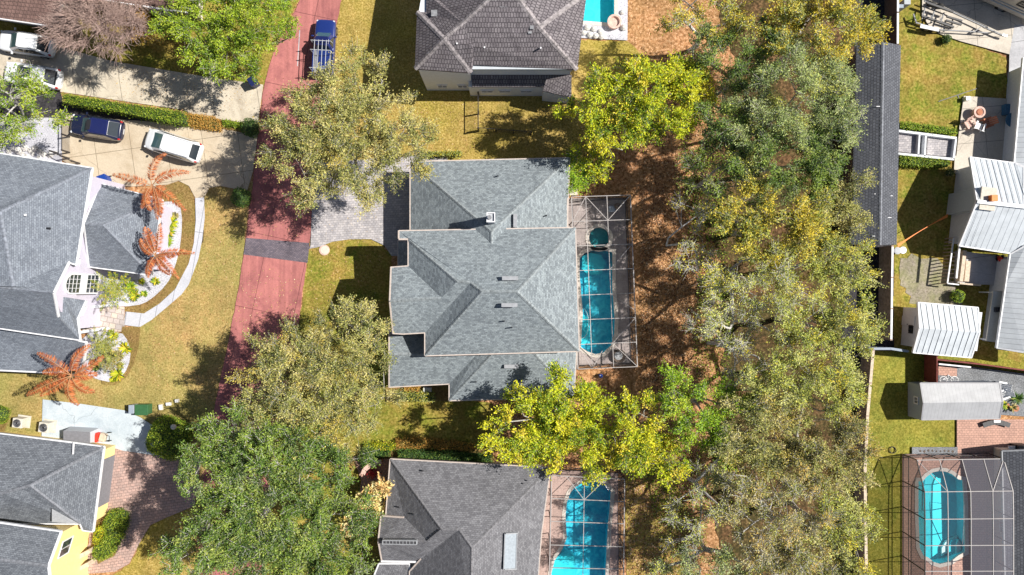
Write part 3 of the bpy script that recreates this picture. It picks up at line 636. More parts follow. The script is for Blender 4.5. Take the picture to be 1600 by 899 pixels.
G1 = [[(641, 253, E1), (890, 247, E1), (768, 362, 6.45)], [(641, 253, E1), (768, 362, 6.45), (768, 384, 6.45), (742, 362, 5.75), (742, 375, 5.75), (641, 373, E1)],
      [(890, 247, E1), (886, 356, E1), (886, 366, E1), (802, 366, 5.5), (768, 384, 6.45), (768, 362, 6.45)]]
lower = [[(641, 253, E1), (890, 247, E1), (768, 362, 6.45)], [(641, 253, E1), (768, 362, 6.45), (768, 383, 6.45), (641, 380, E1)], [(890, 247, E1), (886, 358, E1), (768, 383, 6.45), (768, 362, 6.45)]]
roof('roof', lower, 'shingle_blue', h, E1, 'cap_blue', trim='trim_tan', relax=False)
south = [[(608, 605, E1), (702, 600, E1), (746, 553, 4.5), (608, 554, 4.5)], [(608, 554, 4.5), (746, 553, 4.5), (746, 512, 3.3), (608, 512, 3.3)],
         [(702, 600, E1), (746, 553, 4.5), (774, 548, 5.1), (702, 626, E1)], [(702, 626, E1), (774, 548, 5.1), (830, 546, 5.1), (897, 621, E1)], [(897, 621, E1), (830, 546, 5.1), (901, 544, E1)]]
roof('roof', south, 'shingle_blue', h, E1, 'cap_blue', trim='trim_tan', relax=False)
roof('roof', [[(622, 376, 3.0), (650, 376, 4.2), (650, 420, 4.2), (622, 420, 3.0)]], 'shingle_blue', h, E1, None, trim='trim_tan', relax=False)
main_up = inset([W(640, 362, E2), W(898, 357, E2), W(904, 548, E2), W(665, 555, E2), W(665, 521, E2), W(615, 520, E2), W(612, 419, E2), W(640, 417, E2)], 0.4)
walls(h, main_up, 5.62, 'wall_cream', name='wall')
walls(h, inset([W(641, 254, E1), W(889, 248, E1), W(886, 375, E1), W(641, 375, E1)], 0.4), 2.84, 'wall_cream', skip=(2,), name='wall')
walls(h, inset([W(609, 515, E1), W(900, 515, E1), W(897, 620, E1), W(703, 625, E1), W(703, 599, E1), W(609, 604, E1)], 0.4), 2.84, 'wall_cream', name='wall')
mb = MB(); c = W(767, 340, 7.9); mb.box(c + Vector((0, 0, -1.6)), (0.52, 0.62, 3.2)); ch = part('chimney', mb, 'wall_grey', h)
mb = MB()
for dx, dy, sx, sy in ((-.29, 0, .07, .74), (.29, 0, .07, .74), (0, -.335, .51, .07), (0, .335, .51, .07)): mb.box(c + Vector((dx, dy, 0.06)), (sx, sy, 0.16))
part('cap', mb, 'trim_white', ch); mb = MB(); mb.cyl(c + Vector((-0.1, 0, -0.02)), 0.16, 0.3, 12); part('flue', mb, 'galvanised', ch)
for (px, py, z, d) in ((797, 435, 8.3, (1.2, .3, .2)), (796, 477, 8.35, (1.2, .3, .2)), (799, 573, 4.6, (1.15, .3, .2)), (805, 345, 5.75, (.3, 1.05, .2))): vent_box(h, px, py, z + 0.08, d)
for (px, py, z) in ((788, 502, 7.3), (800, 512, 7.1), (744, 597, 3.95), (812, 594, 4.0), (778, 275, 3.9), (854, 337, 4.1), (871, 566, 3.8)):
    mb = MB(); mb.tube([W(px, py, z - 0.2), W(px, py, z + 0.35)], 0.055, 8); part('vent_pipe', mb, 'black_plastic', h)
mb = MB()
for a, b in (((886.5, 310), (887, 356)),): mb.bar(W(*a, 3.0) , W(*b, 2.95), 0.12, 0.12)
part('gutter', mb, 'trim_tan', h)

# upper neighbour with tiled roof
h2 = house('house with dark weathered tile roof and shaded white walls at top centre', (780, 60))
tz = [[(651.5, 18.7, E2), (693.4, 60.5, 7.5), (648, 107.7, E2)], [(648, 107.7, E2), (693.4, 60.5, 7.5), (736, 114, E2)],
      [(736, 114, E2), (693.4, 60.5, 7.5), (723, 36, 7.9), (739, 72, 7.2), (739, 101.5, 6.0)],
      [(651.5, 18.7, E2), (666, 19, E2), (723, 36, 7.9), (693.4, 60.5, 7.5)],
      [(666, 19, E2), (666, -10, E2), (676, -10, E2), (723, 36, 7.9)], [(676, -10, E2), (773, -10, 8.9), (723, 36, 7.9)],
      [(773, -10, 8.9), (804, -10, 8.9), (844, 43, 7.9), (902, 109, E2), (739, 101.5, 6.0), (739, 72, 7.2), (723, 36, 7.9)],
      [(804, -10, 8.9), (917, -10, 6.9), (844, 43, 7.9)], [(844, 43, 7.9), (917, -10, 6.0), (908, -9, E2), (902, 109, E2)]]
roof('roof', tz, 'roof_tile', h2, E2, 'cap_tile', trim=None, relax=False, capw=0.2, th=0.22)
YW = 17.45
walls(h2, [Vector((-7.35, 17.1, 0)), Vector((-3.35, 17.1, 0)), Vector((-3.35, YW, 0)), Vector((4.75, YW, 0)), Vector((4.75, 26, 0)), Vector((-6.6, 26, 0)), Vector((-7.35, 21.6, 0))], 5.62, 'wall_white', win=False)
mb = MB(); mb.box((0.7, YW + 0.02 - 0.1, 5.55), (8.1, 0.5, 0.5)); part('soffit', mb, 'wall_blue_grey', h2)
lt = MB(); lt.add([(-3.3, YW, 3.3), (4.9, YW, 3.3), (4.9, YW - 0.85, 2.85), (-3.3, YW - 0.85, 2.85), (-3.3, YW, 3.15), (4.9, YW, 3.15), (4.9, YW - 0.85, 2.7), (-3.3, YW - 0.85, 2.7)], [(0, 3, 2, 1), (4, 5, 6, 7), (0, 1, 5, 4), (1, 2, 6, 5), (2, 3, 7, 6), (3, 0, 4, 7)])
part('porch_roof', lt, 'roof_tile', h2, uv=True)
walls(h2, [Vector((-3.6, 16.62, 0)), Vector((4.3, 16.62, 0)), Vector((4.3, 17.5, 0)), Vector((-3.6, 17.5, 0))], 2.72, 'wall_white', win=False)
roof('roof', [[(851, 131, 3.0), (893, 119, 3.7), (893, 153, 3.0), (848, 142, 3.0)]], 'roof_tile', h2, 3, None, relax=False)
walls(h2, [Vector((2.6, 16.2, 0)), Vector((4.9, 15.95, 0)), Vector((4.9, 17.6, 0)), Vector((2.6, 17.6, 0))], 2.8, 'wall_white', win=False)
for x in (-5.9, -4.2): quad_window(h2, (x, 17.08, 1.4), (1, 0, 0), 0.9, 0.7, (0, -1, 0))
for x in (-2.1, -0.6, 1.2): quad_window(h2, (x, 16.6, 1.6), (1, 0, 0), 1.1, 0.6, (0, -1, 0))
for (px, py, z) in ((714, 68, 7.0), (729, 78, 6.6), (757, 74, 6.8), (845, 75, 7.0)):
    mb = MB(); mb.tube([W(px, py, z - 0.2), W(px, py, z + 0.35)], 0.07, 8); part('vent_pipe', mb, 'trim_white', h2)
for (px, py, z, d) in ((679, 20, 6.4, (.55, .5, .06)), (788, 6, 8.45, (.7, .45, .06)), (831, 42, 7.9, (.3, .3, .06)), (828, 49, 7.7, (.3, .3, .06))):
    vent_box(h2, px, py, z + 0.12, d, mat='galvanised', name='roof_patch')

# lower neighbour, brown-grey shingles
h3 = house('one-storey house with brown-grey shingle roof and big skylight at bottom centre', (725, 830))
fz = [[(609.8, 717.7, E1), (860, 731, E1), (737, 856, 6.4), (717, 828, 5.9), (690.6, 828.4, 5.9)],
      [(609.8, 717.7, E1), (690.6, 828.4, 5.9), (668.5, 846, 5.1), (632, 808.5, 3.7), (603, 806, E1)],
      [(595.4, 806, 3.05), (632, 808.5, 3.7), (668.5, 846, 5.1), (591, 846, 4.4)],
      [(591, 846, 4.4), (668.5, 846, 5.1), (690.6, 828.4, 5.9), (717, 828, 5.9), (658, 873, 3.9), (653, 878, 3.5), (596.5, 876, 3.2)],
      [(717, 828, 5.9), (737, 856, 6.4), (735, 960, 6.4), (640, 960, 3.2), (640, 893, 3.2), (658, 873, 3.9)],
      [(860, 731, E1), (846, 833, E1), (841, 899, E1), (838, 960, E1), (735, 960, 6.4), (737, 856, 6.4)]]
roof('roof', fz, 'shingle_brown', h3, E1, 'cap_brown', trim='trim_tan', relax=False)
roof('roof', [[(592, 881, 3.0), (640, 881, 3.1), (640, 960, 3.1), (560, 960, 2.4)]], 'shingle_brown', h3, 3, None, trim='trim_white', relax=False)
walls(h3, inset([W(611, 719, E1), W(859, 732, E1), W(841, 899, E1), W(836, 958, E1), W(600, 958, E1), W(595, 810, E1), W(604, 806, E1)], 0.45), 2.82, 'wall_cream')
mb = MB(); mb.bar(W(595.5, 877, 3.2), W(653, 878, 3.55), 0.16, 0.12); part('gutter', mb, 'trim_white', h3)
mb = MB(); mb.bar(W(596, 806, 3.1), W(631, 808.5, 3.7), 0.14, 0.12); part('gutter', mb, 'trim_tan', h3)
def skylight(parent, pts, z, mat='glass_sky', fr='flat_grey', bars=0):
    P = [W(a, b, zz + .30) for (a, b), zz in zip(pts, z)]; mb = MB()
    for i in range(4): mb.bar(P[i] - Vector((0, 0, .12)), P[(i + 1) % 4] - Vector((0, 0, .12)), 0.08, 0.34)
    for k in range(bars): t_ = (k + 1) / (bars + 1); mb.bar(P[0].lerp(P[1], t_), P[3].lerp(P[2], t_), 0.04, 0.1)
    f = part('skylight', mb, fr, parent); g = MB(); g.add(P, [(0, 3, 2, 1)]); part('pane', g, mat, f); return f
skylight(h3, [(789, 834), (808, 833), (806, 889), (787, 890)], (4.9, 4.35, 4.35, 4.9))
skylight(h3, [(598, 844.5), (651, 845), (651, 851), (598, 850)], (4.55, 5.0, 5.0, 4.4), mat='shingle_brown', bars=9)
for (px, py, z) in ((661, 736, 3.5), (624, 793, 3.5), (647, 804, 4.2), (823, 751, 3.5), (817, 756, 3.6)):
    mb = MB(); mb.tube([W(px, py, z - 0.2), W(px, py, z + 0.3)], 0.06, 8); part('vent_pipe', mb, 'black_plastic', h3)

# left house, slate shingles, lavender walls
h4 = house('big left house with slate shingle roof, lavender walls and arched entry window', (60, 400))
big = [[(-200, 208, E2), (144, 262.5, E2), (0, 331, 8.3), (-200, 360, 8.6)], [(144, 262.5, E2), (119, 414, E2), (109, 411, E2 + 0.2), (87, 450, 7.2), (20, 448, 7.9), (0, 331, 8.3)],
       [(0, 331, 8.3), (20, 448, 7.9), (-200, 440, 8.9), (-200, 360, 8.6)]]
rb_o = roof('roof', big, 'shingle_slate', h4, E2, 'cap_slate', trim=None, relax=False)[0]
ent = [[(114, 397, 5.6), (83.6, 458, 7.6), (-20, 448, 7.8), (-20, 400, 7.0), (60, 392, 6.2)], [(83.6, 458, 7.6), (90.7, 495, 6.1), (125, 532, 4.6), (2.5, 514, 4.9), (-200, 490, 5.0), (-200, 445, 7.8), (-20, 448, 7.8)],
       [(98.7, 464.5, 5.9), (134, 470, 4.4), (120.5, 499, 4.6), (125, 532, 4.6), (90, 497, 5.9)]]
re_o = roof('roof', ent, 'shingle_slate', h4, E1, 'cap_slate', trim=None, relax=False)[0]
for o_, ch_ in ((rb_o, ((-200, 208, E2), (144, 262.5, E2), (119, 414, E2), (109, 411, E2 + .2))), (re_o, ((114, 397, 5.6), (83.6, 458, 7.6), (90.7, 495, 6.1))), (re_o, ((134, 470, 4.4), (120.5, 499, 4.6), (125, 532, 4.6), (2.5, 514, 4.9), (-200, 490, 5.0)))):
    mb = MB(); cp_ = [W(*p) - Vector((0, 0, .06)) for p in ch_]
    for i in range(len(cp_) - 1): mb.bar(cp_[i], cp_[i + 1], .10, .2)
    part('fascia', mb, 'trim_white', o_)
roof('roof', [[(-200, 476, 4.4), (2.5, 510, 4.4), (134, 535, 4.2), (131, 562, 3.4), (124, 577, E1), (85, 583, E1), (0, 579, E1), (-200, 575, E1)]], 'shingle_slate', h4, 3, None, trim='trim_white', relax=False)
gar = [[(157, 287, 3.2), (253, 312, 3.2), (161, 352, 5.2), (131, 350, 5.4)], [(253, 312, 3.2), (236, 430, 3.2), (161, 352, 5.2)], [(131, 350, 5.4), (161, 352, 5.2), (236, 430, 3.2), (139, 417, 3.2)]]
roof('roof', gar, 'shingle_slate', h4, 3.2, 'cap_slate', trim='trim_white', relax=False)
Xw = -34.75
walls(h4, inset([W(-200, 210, E2), W(143, 264, E2), W(118, 413, E2), W(106, 470, 5.4), W(112, 527, 4.7), W(-200, 478, E2)], 0.5), 4.4, 'wall_lavender', win=False)
walls(h4, inset([W(-200, 210, E2), W(143, 264, E2), W(118, 413, E2), W(-200, 405, E2)], 0.5), 5.62, 'wall_lavender', z0=4.4, win=False)
walls(h4, inset([W(-200, 500, 3.2), W(128, 530, 3.2), W(124, 576, 3.2), W(-200, 575, 3.2)], 0.5), 2.85, 'wall_lavender', win=False)
walls(h4, inset([W(140, 286, 3.2), W(252, 313, 3.2), W(235, 429, 3.2), W(130, 416, 3.2)], 0.4), 3.02, 'wall_lavender', win=False)
# gable wall over the entry with the arched window, facing the street
ga, gb = W(112, 402, 5.6), W(93, 492, 6.1); gx = (ga.x + gb.x) / 2 + 0.0
mb = MB(); ap = W(86, 458, 7.5); e0 = Vector((-34.9, ga.y, 0)); e1 = Vector((-35.6, gb.y, 0))
fr_ = [Vector((-34.75, ga.y - 0.1, 0)), Vector((-35.3, gb.y + 0.2, 0))]
d_ = (fr_[1] - fr_[0]).normalized(); nr_ = Vector((-d_.y, d_.x, 0)); nr_ = nr_ if nr_.x > 0 else -nr_
L_ = (fr_[1] - fr_[0]).length
prof = [(0, 4.3), (L_, 4.3), (L_, 5.9), (L_ * 0.62, 7.35), (0, 5.35)]
fv = [fr_[0] + d_ * a + Vector((0, 0, b)) + nr_ * 0.02 for a, b in prof] + [fr_[0] + d_ * a + Vector((0, 0, b)) - nr_ * 0.25 for a, b in prof]
mb.add(fv, [(0, 1, 2, 3, 4), (9, 8, 7, 6, 5)] + [(i, (i + 1) % 5, 5 + (i + 1) % 5, 5 + i) for i in range(5)]); part('gable_wall', mb, 'wall_lavender', h4)
def arch_window(parent, c, u, n, wd, z0_, z1_):
    fr = MB(); r = wd / 2; pr = [(-r, z0_), (r, z0_)] + [(r * math.cos(a), z1_ - r + r * math.sin(a)) for a in np.linspace(0, math.pi, 13)]
    out = [(x * 1.16, z + (0.12 if z > z1_ - r else (-0.1 if z < z0_ + .01 else 0))) for x, z in pr]
    P = lambda x, z, d: c + u * x + Vector((0, 0, z)) + n * d
    k = len(pr)
    for i in range(k):
        j = (i + 1) % k; (x1, z1), (x2, z2), (a1, b1), (a2, b2) = pr[i], pr[j], out[i], out[j]
        fr.add([P(x1, z1, .1), P(x2, z2, .1), P(a2, b2, .1), P(a1, b1, .1), P(x1, z1, -.02), P(x2, z2, -.02), P(a2, b2, -.02), P(a1, b1, -.02)], [(0, 3, 2, 1), (0, 1, 5, 4), (3, 7, 6, 2)])
    zb0, zb1 = z0_ + (z1_ - z0_) * 0.36, z0_ + (z1_ - z0_) * 0.56
    fr.add([P(-r, zb0, .08), P(r, zb0, .08), P(r, zb1, .08), P(-r, zb1, .08), P(-r, zb0, 0), P(r, zb0, 0), P(r, zb1, 0), P(-r, zb1, 0)], [(0, 1, 2, 3), (0, 4, 5, 1), (3, 2, 6, 7)])
    for q in range(1, 4):
        x = -r + wd * q / 4; fr.bar(P(x, z0_, .06), P(x, z1_ - 0.12 - abs(x) * 0.35, .06), 0.03, 0.03)
    for zz in np.linspace(z0_, zb0, 4)[1:-1]: fr.bar(P(-r, zz, .05), P(r, zz, .05), 0.03, 0.03)
    for zz in np.linspace(zb1, z1_ - r * .6, 4)[1:]: fr.bar(P(-r * .95, zz, .05), P(r * .95, zz, .05), 0.03, 0.03)
    f = part('arched_window', fr, 'trim_white', parent); g = MB(); g.add([P(x, z, .03) for x, z in pr], [tuple(range(k))]); part('pane', g, 'glass_dark', f)
mid = fr_[0] + d_ * (L_ * 0.47)
arch_window(h4, mid + nr_ * 0.03, d_, nr_, 1.45, 1.7, 5.9)
# porch walls, columns, railing caps
mb = MB()
for a, b in (((134, 482), (178, 477)), ((126, 520), (172, 513))): mb = MB(); mb.bar(W(*a, 0) + Vector((0, 0, .6)), W(*b, 0) + Vector((0, 0, .6)), 0.22, 1.2); part('porch_wall', mb, 'wall_white', h4)
mb = MB(); mb.bar(W(124, 498, 2.7), W(133, 479, 2.7), 0.2, 0.3); mb.bar(W(122, 500, 2.7), W(122, 522, 2.7), 0.2, 0.3); part('porch_trim', mb, 'trim_white', h4)
tag(part('door_mat', (lambda m_: m_.box(W(141, 491, 0.085), (0.55, 0.8, 0.03), R(-5)) or m_)(MB()), 'orange_mat', base=W(141, 491, 0.07)), 'bright orange mat on the stone porch of the left house', 'door mat')
vent_box(h4, 74, 357, 7.1, (0.35, 0.16, 0.1), mat='black_plastic'); vent_box(h4, 38, 336, 7.9, (0.15, 0.15, 0.1), mat='trim_white')

# yellow house lower left
h5 = house('yellow-walled house with dark shingle roofs and paver driveway at lower left', (50, 800))
yz = [[(-200, 654, 2.8), (0, 678, 2.8), (115, 692, 2.8), (162, 698.5, 2.8), (47, 759, 4.9), (0, 772, 5.2), (-200, 825, 5.6)], [(162, 698.5, 2.8), (145, 831, 2.8), (129, 829, 2.9), (125, 819, 3.2), (47, 759, 4.9)],
      [(-200, 825, 5.6), (0, 772, 5.2), (47, 759, 4.9), (125, 819, 3.2), (0, 818, 3.3), (-200, 830, 4)]]
roof('roof', yz, 'shingle_dark', h5, 2.8, 'cap_dark', trim='trim_white', relax=False)
roof('roof', [[(-200, 790, 5.3), (0, 817, 5.3), (95, 831, 5.3), (75, 885, 6.3), (0, 875, 6.4), (-200, 850, 6.6)], [(75, 885, 6.3), (84, 960, 5.3), (-200, 960, 5.3), (-200, 850, 6.6), (0, 875, 6.4)]], 'shingle_dark', h5, 5.3, 'cap_dark', trim='trim_white', relax=False)
mb = MB(); mb.add([W(81, 795, 4.25), W(124, 819, 3.3), W(81, 816, 3.9)], [(0, 1, 2)]); part('roof_patch', mb, 'flat_grey', h5)
walls(h5, inset([W(-200, 656, 2.8), W(161, 700, 2.8), W(144, 830, 2.8), W(-200, 800, 2.8)], 0.45), 2.62, 'wall_yellow', win=False)
yl = [W(-200, 817, 5.3), W(93, 833, 5.3), W(74, 885, 5.6), W(80, 958, 5.3), W(-200, 958, 5.3)]
yl = inset(yl, 0.25); walls(h5, [Vector((v.x, v.y, 0)) for v in yl], 5.15, 'wall_yellow', win=False)
wv = MB(); a_, b_, c2_ = yl[1], yl[2], yl[3]
wv.add([Vector((a_.x, a_.y, 5.1)), Vector((b_.x, b_.y, 5.1)), Vector((b_.x, b_.y, 6.1)), Vector((a_.x - .3, a_.y, 5.1)), Vector((b_.x - .3, b_.y, 5.1)), Vector((b_.x - .3, b_.y, 6.1))], [(0, 1, 2), (3, 5, 4), (0, 2, 5, 3)]); part('gable_wall', wv, 'wall_yellow', h5)
d1 = (b_ - a_); d1.z = 0; d1.normalize(); n1_ = Vector((-d1.y, d1.x, 0)); n1_ = n1_ if n1_.x > 0 else -n1_
quad_window(h5, Vector((a_.x, a_.y, 3.3)) + d1 * 1.7, d1, 1.5, 1.4, n1_, bars=(1, 0))
gy = inset([W(-200, 656, 2.8), W(161, 700, 2.8), W(144, 830, 2.8), W(-200, 800, 2.8)], 0.45)
g0, g1_ = gy[1], gy[2]; mb = MB(); mb.bar(Vector((g0.x + .02, g0.y, 1.15)).lerp(Vector((g1_.x + .02, g1_.y, 1.15)), 0.14), Vector((g0.x + .02, g0.y, 1.15)).lerp(Vector((g1_.x + .02, g1_.y, 1.15)), 0.82), 0.08, 2.3); part('garage_door', mb, 'grey_roof', h5)
mb = MB(); mb.bar(W(115, 692, 2.95), W(114, 710, 3.5), 0.1, 0.1); part('gutter', mb, 'trim_white', h5)
for k in range(2): mb = MB(); mb.bar(W(118 - k * 2, 872 + k * 20, 0.6), W(146 - k * 2, 858 + k * 20, 0.6), 0.35, 1.1); part('entry_wall', mb, 'wood_pale', h5)

h8 = house('house with dark charcoal shingle roof at the lower right corner beside the domed cage', (1620, 830))
roof('roof', [[(1566, 705, 2.3), (1700, 700, 4.4), (1700, 960, 4.4), (1572, 960, 2.3)]], 'shingle_charcoal', h8, 2.7, None, trim='flat_grey', relax=False)
walls(h8, [W(1580, 708, 2.3), W(1700, 708, 2.3), W(1700, 955, 2.3), W(1584, 955, 2.3)], 2.2, 'wall_cream', win=True)
# top-left house edge
h6 = house('house with rusty brown roof and white eave beyond the driveway at top left', (60, -10))
roof('roof', [[(-200, -8, 3), (0, 29, 3), (95, 43, 3), (95, -60, 5.5), (-200, -60, 5.5)]], 'roof_rust', h6, 3, None, trim='trim_white', relax=False)
roof('roof', [[(95, -12, 3), (190, 4, 3), (250, 14, 3), (300, 20, 3), (300, -60, 4.5), (95, -60, 4.5)]], 'roof_rust', h6, 3, None, trim='trim_white', relax=False)
walls(h6, inset([W(-200, -10, 3), W(94, 42, 3), W(94, -60, 3), W(-200, -60, 3)], 0.4), 2.8, 'wall_cream')
walls(h6, inset([W(94, -10, 3), W(299, 20, 3), W(299, -60, 3), W(94, -60, 3)], 0.4), 2.8, 'wall_cream')

# right house, white standing seam roofs
h7 = house('house with white standing-seam metal roofs and tall pale chimney at right edge', (1590, 340))
e7 = 2.7
mr = [[(1516, 246, e7), (1585, 255, e7), (1600, 262, 3.0), (1800, 380, 4.6), (1800, 345, 4.4), (1600, 322, 4.4), (1527, 315, 4.4)], [(1527, 315, 4.4), (1600, 322, 4.4), (1800, 345, 4.4), (1640, 375, 3.3), (1579, 396, e7), (1499, 384, e7)]]
roof('roof', [mr[0][:3] + [(1600, 322, 4.4), (1527, 315, 4.4)]], 'metal_white', h7, e7, None, trim='trim_white', relax=False, seams=0.48)
roof('roof', [[(1527, 315, 4.4), (1600, 322, 4.4), (1660, 330, 4.4), (1600, 384, 2.9), (1579, 396, e7), (1499, 384, e7)]], 'metal_white', h7, e7, None, trim='trim_white', relax=False, seams=0.48)
mb = MB(); mb.bar(W(1527, 315, 4.46), W(1660, 330, 4.46), 0.3, 0.06); part('ridge_cap', mb, 'cap_white', h7)
roof('roof', [[(1599.5, 90, 2.4), (1585, 254, 2.4), (1603, 262, 2.8), (1700, 262, 4.0), (1700, 90, 4.0)]], 'metal_white_fine', h7, 2.4, None, trim='trim_white', relax=False)
roof('roof', [[(1579, 397, 2.7), (1572, 445, 2.7), (1558, 544, 2.7), (1600, 551, 2.7 + .8), (1700, 560, 4.6), (1700, 380, 4.6), (1603, 384, 3.2)]], 'metal_white_fine', h7, 2.7, None, trim='trim_white', relax=False)
walls(h7, inset([W(1518, 247, e7), W(1700, 262, e7), W(1700, 400, e7), W(1503, 386, e7)], 0.5), 2.5, 'wall_white', win=False)
walls(h7, inset([W(1600, 92, 2.4), W(1587, 254, 2.4), W(1700, 254, 2.4), W(1700, 92, 2.4)], 0.4), 2.2, 'wall_white', win=False)
walls(h7, inset([W(1580, 397, 2.7), W(1560, 543, 2.7), W(1700, 558, 2.7), W(1700, 397, 2.7)], 0.4), 2.5, 'wall_white', win=False)
bp = [W(1482, 303.5, 0), W(1503, 306, 0), W(1499, 338, 0), W(1478, 335.5, 0)]
mb = MB(); mb.prism(bp, 0, 4.25); ch = part('chimney', mb, 'wall_blue_grey', h7)
mb = MB(); cb = inset(bp, -0.03); mb.prism(cb, 4.25, 4.33); part('chimney_top', mb, 'chimney_pale', ch)
mb = MB(); cc_ = sum(bp, Vector()) / 4; mb.prism([cc_ + Vector((x, y, 0)) for x, y in ((0.0, -.25), (.5, -.22), (.48, .28), (0.0, .25))], 4.33, 4.75); part('flue', mb, 'orange_fabric', ch)
for (px, py, n_) in ((1497, 284, 3), (1489, 354, 3)):
    quad_window(h7, W(px, py, 0) + Vector((0.55, 0, 1.3)), (0.12, 1, 0), 1.7, 1.9, (-1, 0.12, 0), bars=(2, 1))
# ------------------------------------------------------------------ vegetation
def fast_mesh(name, V, F4, mat, parent=None, base=None, tint=None):
    """V (n,3) world, F4 (m,4) quads, tint (n,3) per vertex"""
    o0 = np.array(wloc(parent)[:] if parent else (base if base is not None else (0, 0, 0)), dtype=np.float64)
    V = (V - o0).astype(np.float32); me = bpy.data.meshes.new(name); n, m = len(V), len(F4); me.vertices.add(n); me.vertices.foreach_set('co', V.ravel())
    me.loops.add(m * 4); me.loops.foreach_set('vertex_index', F4.astype(np.int32).ravel()); me.polygons.add(m); me.polygons.foreach_set('loop_start', np.arange(0, m * 4, 4, dtype=np.int32))
    me.update(calc_edges=True); me.validate()
    if tint is not None:
        a = me.color_attributes.new('tint', 'FLOAT_COLOR', 'POINT'); c = np.ones((n, 4), np.float32); c[:, :3] = tint; a.data.foreach_set('color', c.ravel())
    me.materials.append(M[mat]); o = bpy.data.objects.new(name, me); link(o)
    if parent: o.parent = parent
    else: o.location = o0
    return o
def leaves(P, size, tint, aspect=0.5, up=0.4, dirs=None, jit=0.35):
    """rhombic leaf quads at P; returns V, F, T"""
    n = len(P); d = rng.normal(size=(n, 3)) if dirs is None else dirs + rng.normal(size=(n, 3)) * 0.5
    d[:, 2] *= 0.55; d /= np.linalg.norm(d, axis=1)[:, None] + 1e-9
    u = rng.normal(size=(n, 3)); u[:, 2] = np.abs(u[:, 2]) + up
    s = np.cross(d, u); s /= np.linalg.norm(s, axis=1)[:, None] + 1e-9
    L = (size * (1 + rng.uniform(-jit, jit, n)))[:, None]
    V = np.stack([P - d * L * .5, P + s * L * aspect * .5, P + d * L * .5, P - s * L * aspect * .5], 1).reshape(-1, 3)
    F = np.arange(n * 4).reshape(n, 4); T = np.repeat(tint, 4, axis=0)
    return V, F, T
def twigs(A, B, r0, r1):
    """three-sided tapered sticks from A to B"""
    n = len(A); d = B - A; L = np.linalg.norm(d, axis=1)[:, None] + 1e-9; d = d / L
    h = np.where(np.abs(d[:, 2:3]) < .9, np.array([[0, 0, 1.]]), np.array([[1., 0, 0]])); x = np.cross(d, h); x /= np.linalg.norm(x, axis=1)[:, None]; y = np.cross(d, x)
    r0 = np.broadcast_to(r0, n)[:, None]; r1 = np.broadcast_to(r1, n)[:, None]; k = 5; vs = []
    for P, r in ((A, r0), (B, r1)):
        for q in range(k): a = 2 * math.pi * q / k; vs.append(P + (x * math.cos(a) + y * math.sin(a)) * r)
    V = np.stack(vs, 1).reshape(-1, 3); o = (np.arange(n) * 2 * k)[:, None]
    F = np.concatenate([o + np.array([[q, (q + 1) % k, k + (q + 1) % k, k + q]]) for q in range(k)], 0)
    return V, F
def col3(pal, n, w=None):
    pal = np.array(pal); w = np.array(w) / sum(w) if w is not None else None
    return pal[rng.choice(len(pal), n, p=w)]
PAL = {  # near-black tones in the crown palettes stand in for shade between leaves
 'lime': ([(0.42, 0.47, 0.02), (0.60, 0.55, 0.03), (0.16, 0.26, 0.02), (0.62, 0.46, 0.05), (0.06, 0.12, 0.02)], [4, 3, 3, 1.0, 1.6]),
 'gold': ([(0.54, 0.42, 0.04), (0.62, 0.48, 0.07), (0.22, 0.26, 0.05), (0.34, 0.35, 0.10), (0.08, 0.11, 0.03)], [3, 1.6, 2.4, 2.2, 1.6]),
 'green': ([(0.11, 0.19, 0.035), (0.23, 0.31, 0.05), (0.035, 0.07, 0.02), (0.36, 0.39, 0.10), (0.20, 0.25, 0.12)], [3, 2.6, 3.4, 1.3, 1]),
 'bluegreen': ([(0.20, 0.27, 0.09), (0.33, 0.39, 0.14), (0.06, 0.10, 0.04), (0.42, 0.46, 0.24), (0.50, 0.47, 0.07)], [3, 3, 2.2, 2, 1]),
 'olive': ([(0.26, 0.31, 0.06), (0.42, 0.45, 0.10), (0.06, 0.08, 0.03), (0.54, 0.53, 0.22), (0.66, 0.52, 0.04)], [3, 3, 2.6, 1.9, 1.6]),
 'olivegold': ([(0.25, 0.27, 0.08), (0.40, 0.38, 0.13), (0.06, 0.08, 0.03), (0.55, 0.47, 0.20), (0.48, 0.36, 0.07)], [3, 3, 2.8, 1.8, 1]),
 'brownish': ([(0.38, 0.33, 0.12), (0.28, 0.31, 0.07), (0.52, 0.44, 0.22), (0.07, 0.08, 0.03), (0.52, 0.34, 0.08)], [3, 3, 2, 2.4, 1]),
 'bright': ([(0.20, 0.34, 0.02), (0.34, 0.44, 0.03), (0.10, 0.20, 0.02), (0.46, 0.48, 0.06)], [3, 3, 2, 1]),
 'straw': ([(0.72, 0.52, 0.24), (0.62, 0.40, 0.16), (0.45, 0.26, 0.12), (0.75, 0.60, 0.36)], [3, 2, 1, 2]),
 'rust': ([(0.54, 0.15, 0.05), (0.68, 0.24, 0.08), (0.30, 0.07, 0.03), (0.62, 0.32, 0.16)], [3, 3, 2.4, 1]),
 'hedge': ([(0.16, 0.26, 0.02), (0.30, 0.38, 0.03), (0.08, 0.14, 0.02), (0.42, 0.45, 0.06)], [3, 3, 2, 1]),
 'darkhedge': ([(0.05, 0.12, 0.02), (0.10, 0.19, 0.03), (0.03, 0.07, 0.02), (0.22, 0.26, 0.05)], [3, 3, 2, 1]),
 'amber': ([(0.55, 0.30, 0.06), (0.42, 0.22, 0.05), (0.65, 0.42, 0.10), (0.25, 0.2, 0.05)], [3, 3, 2, 1]),
}
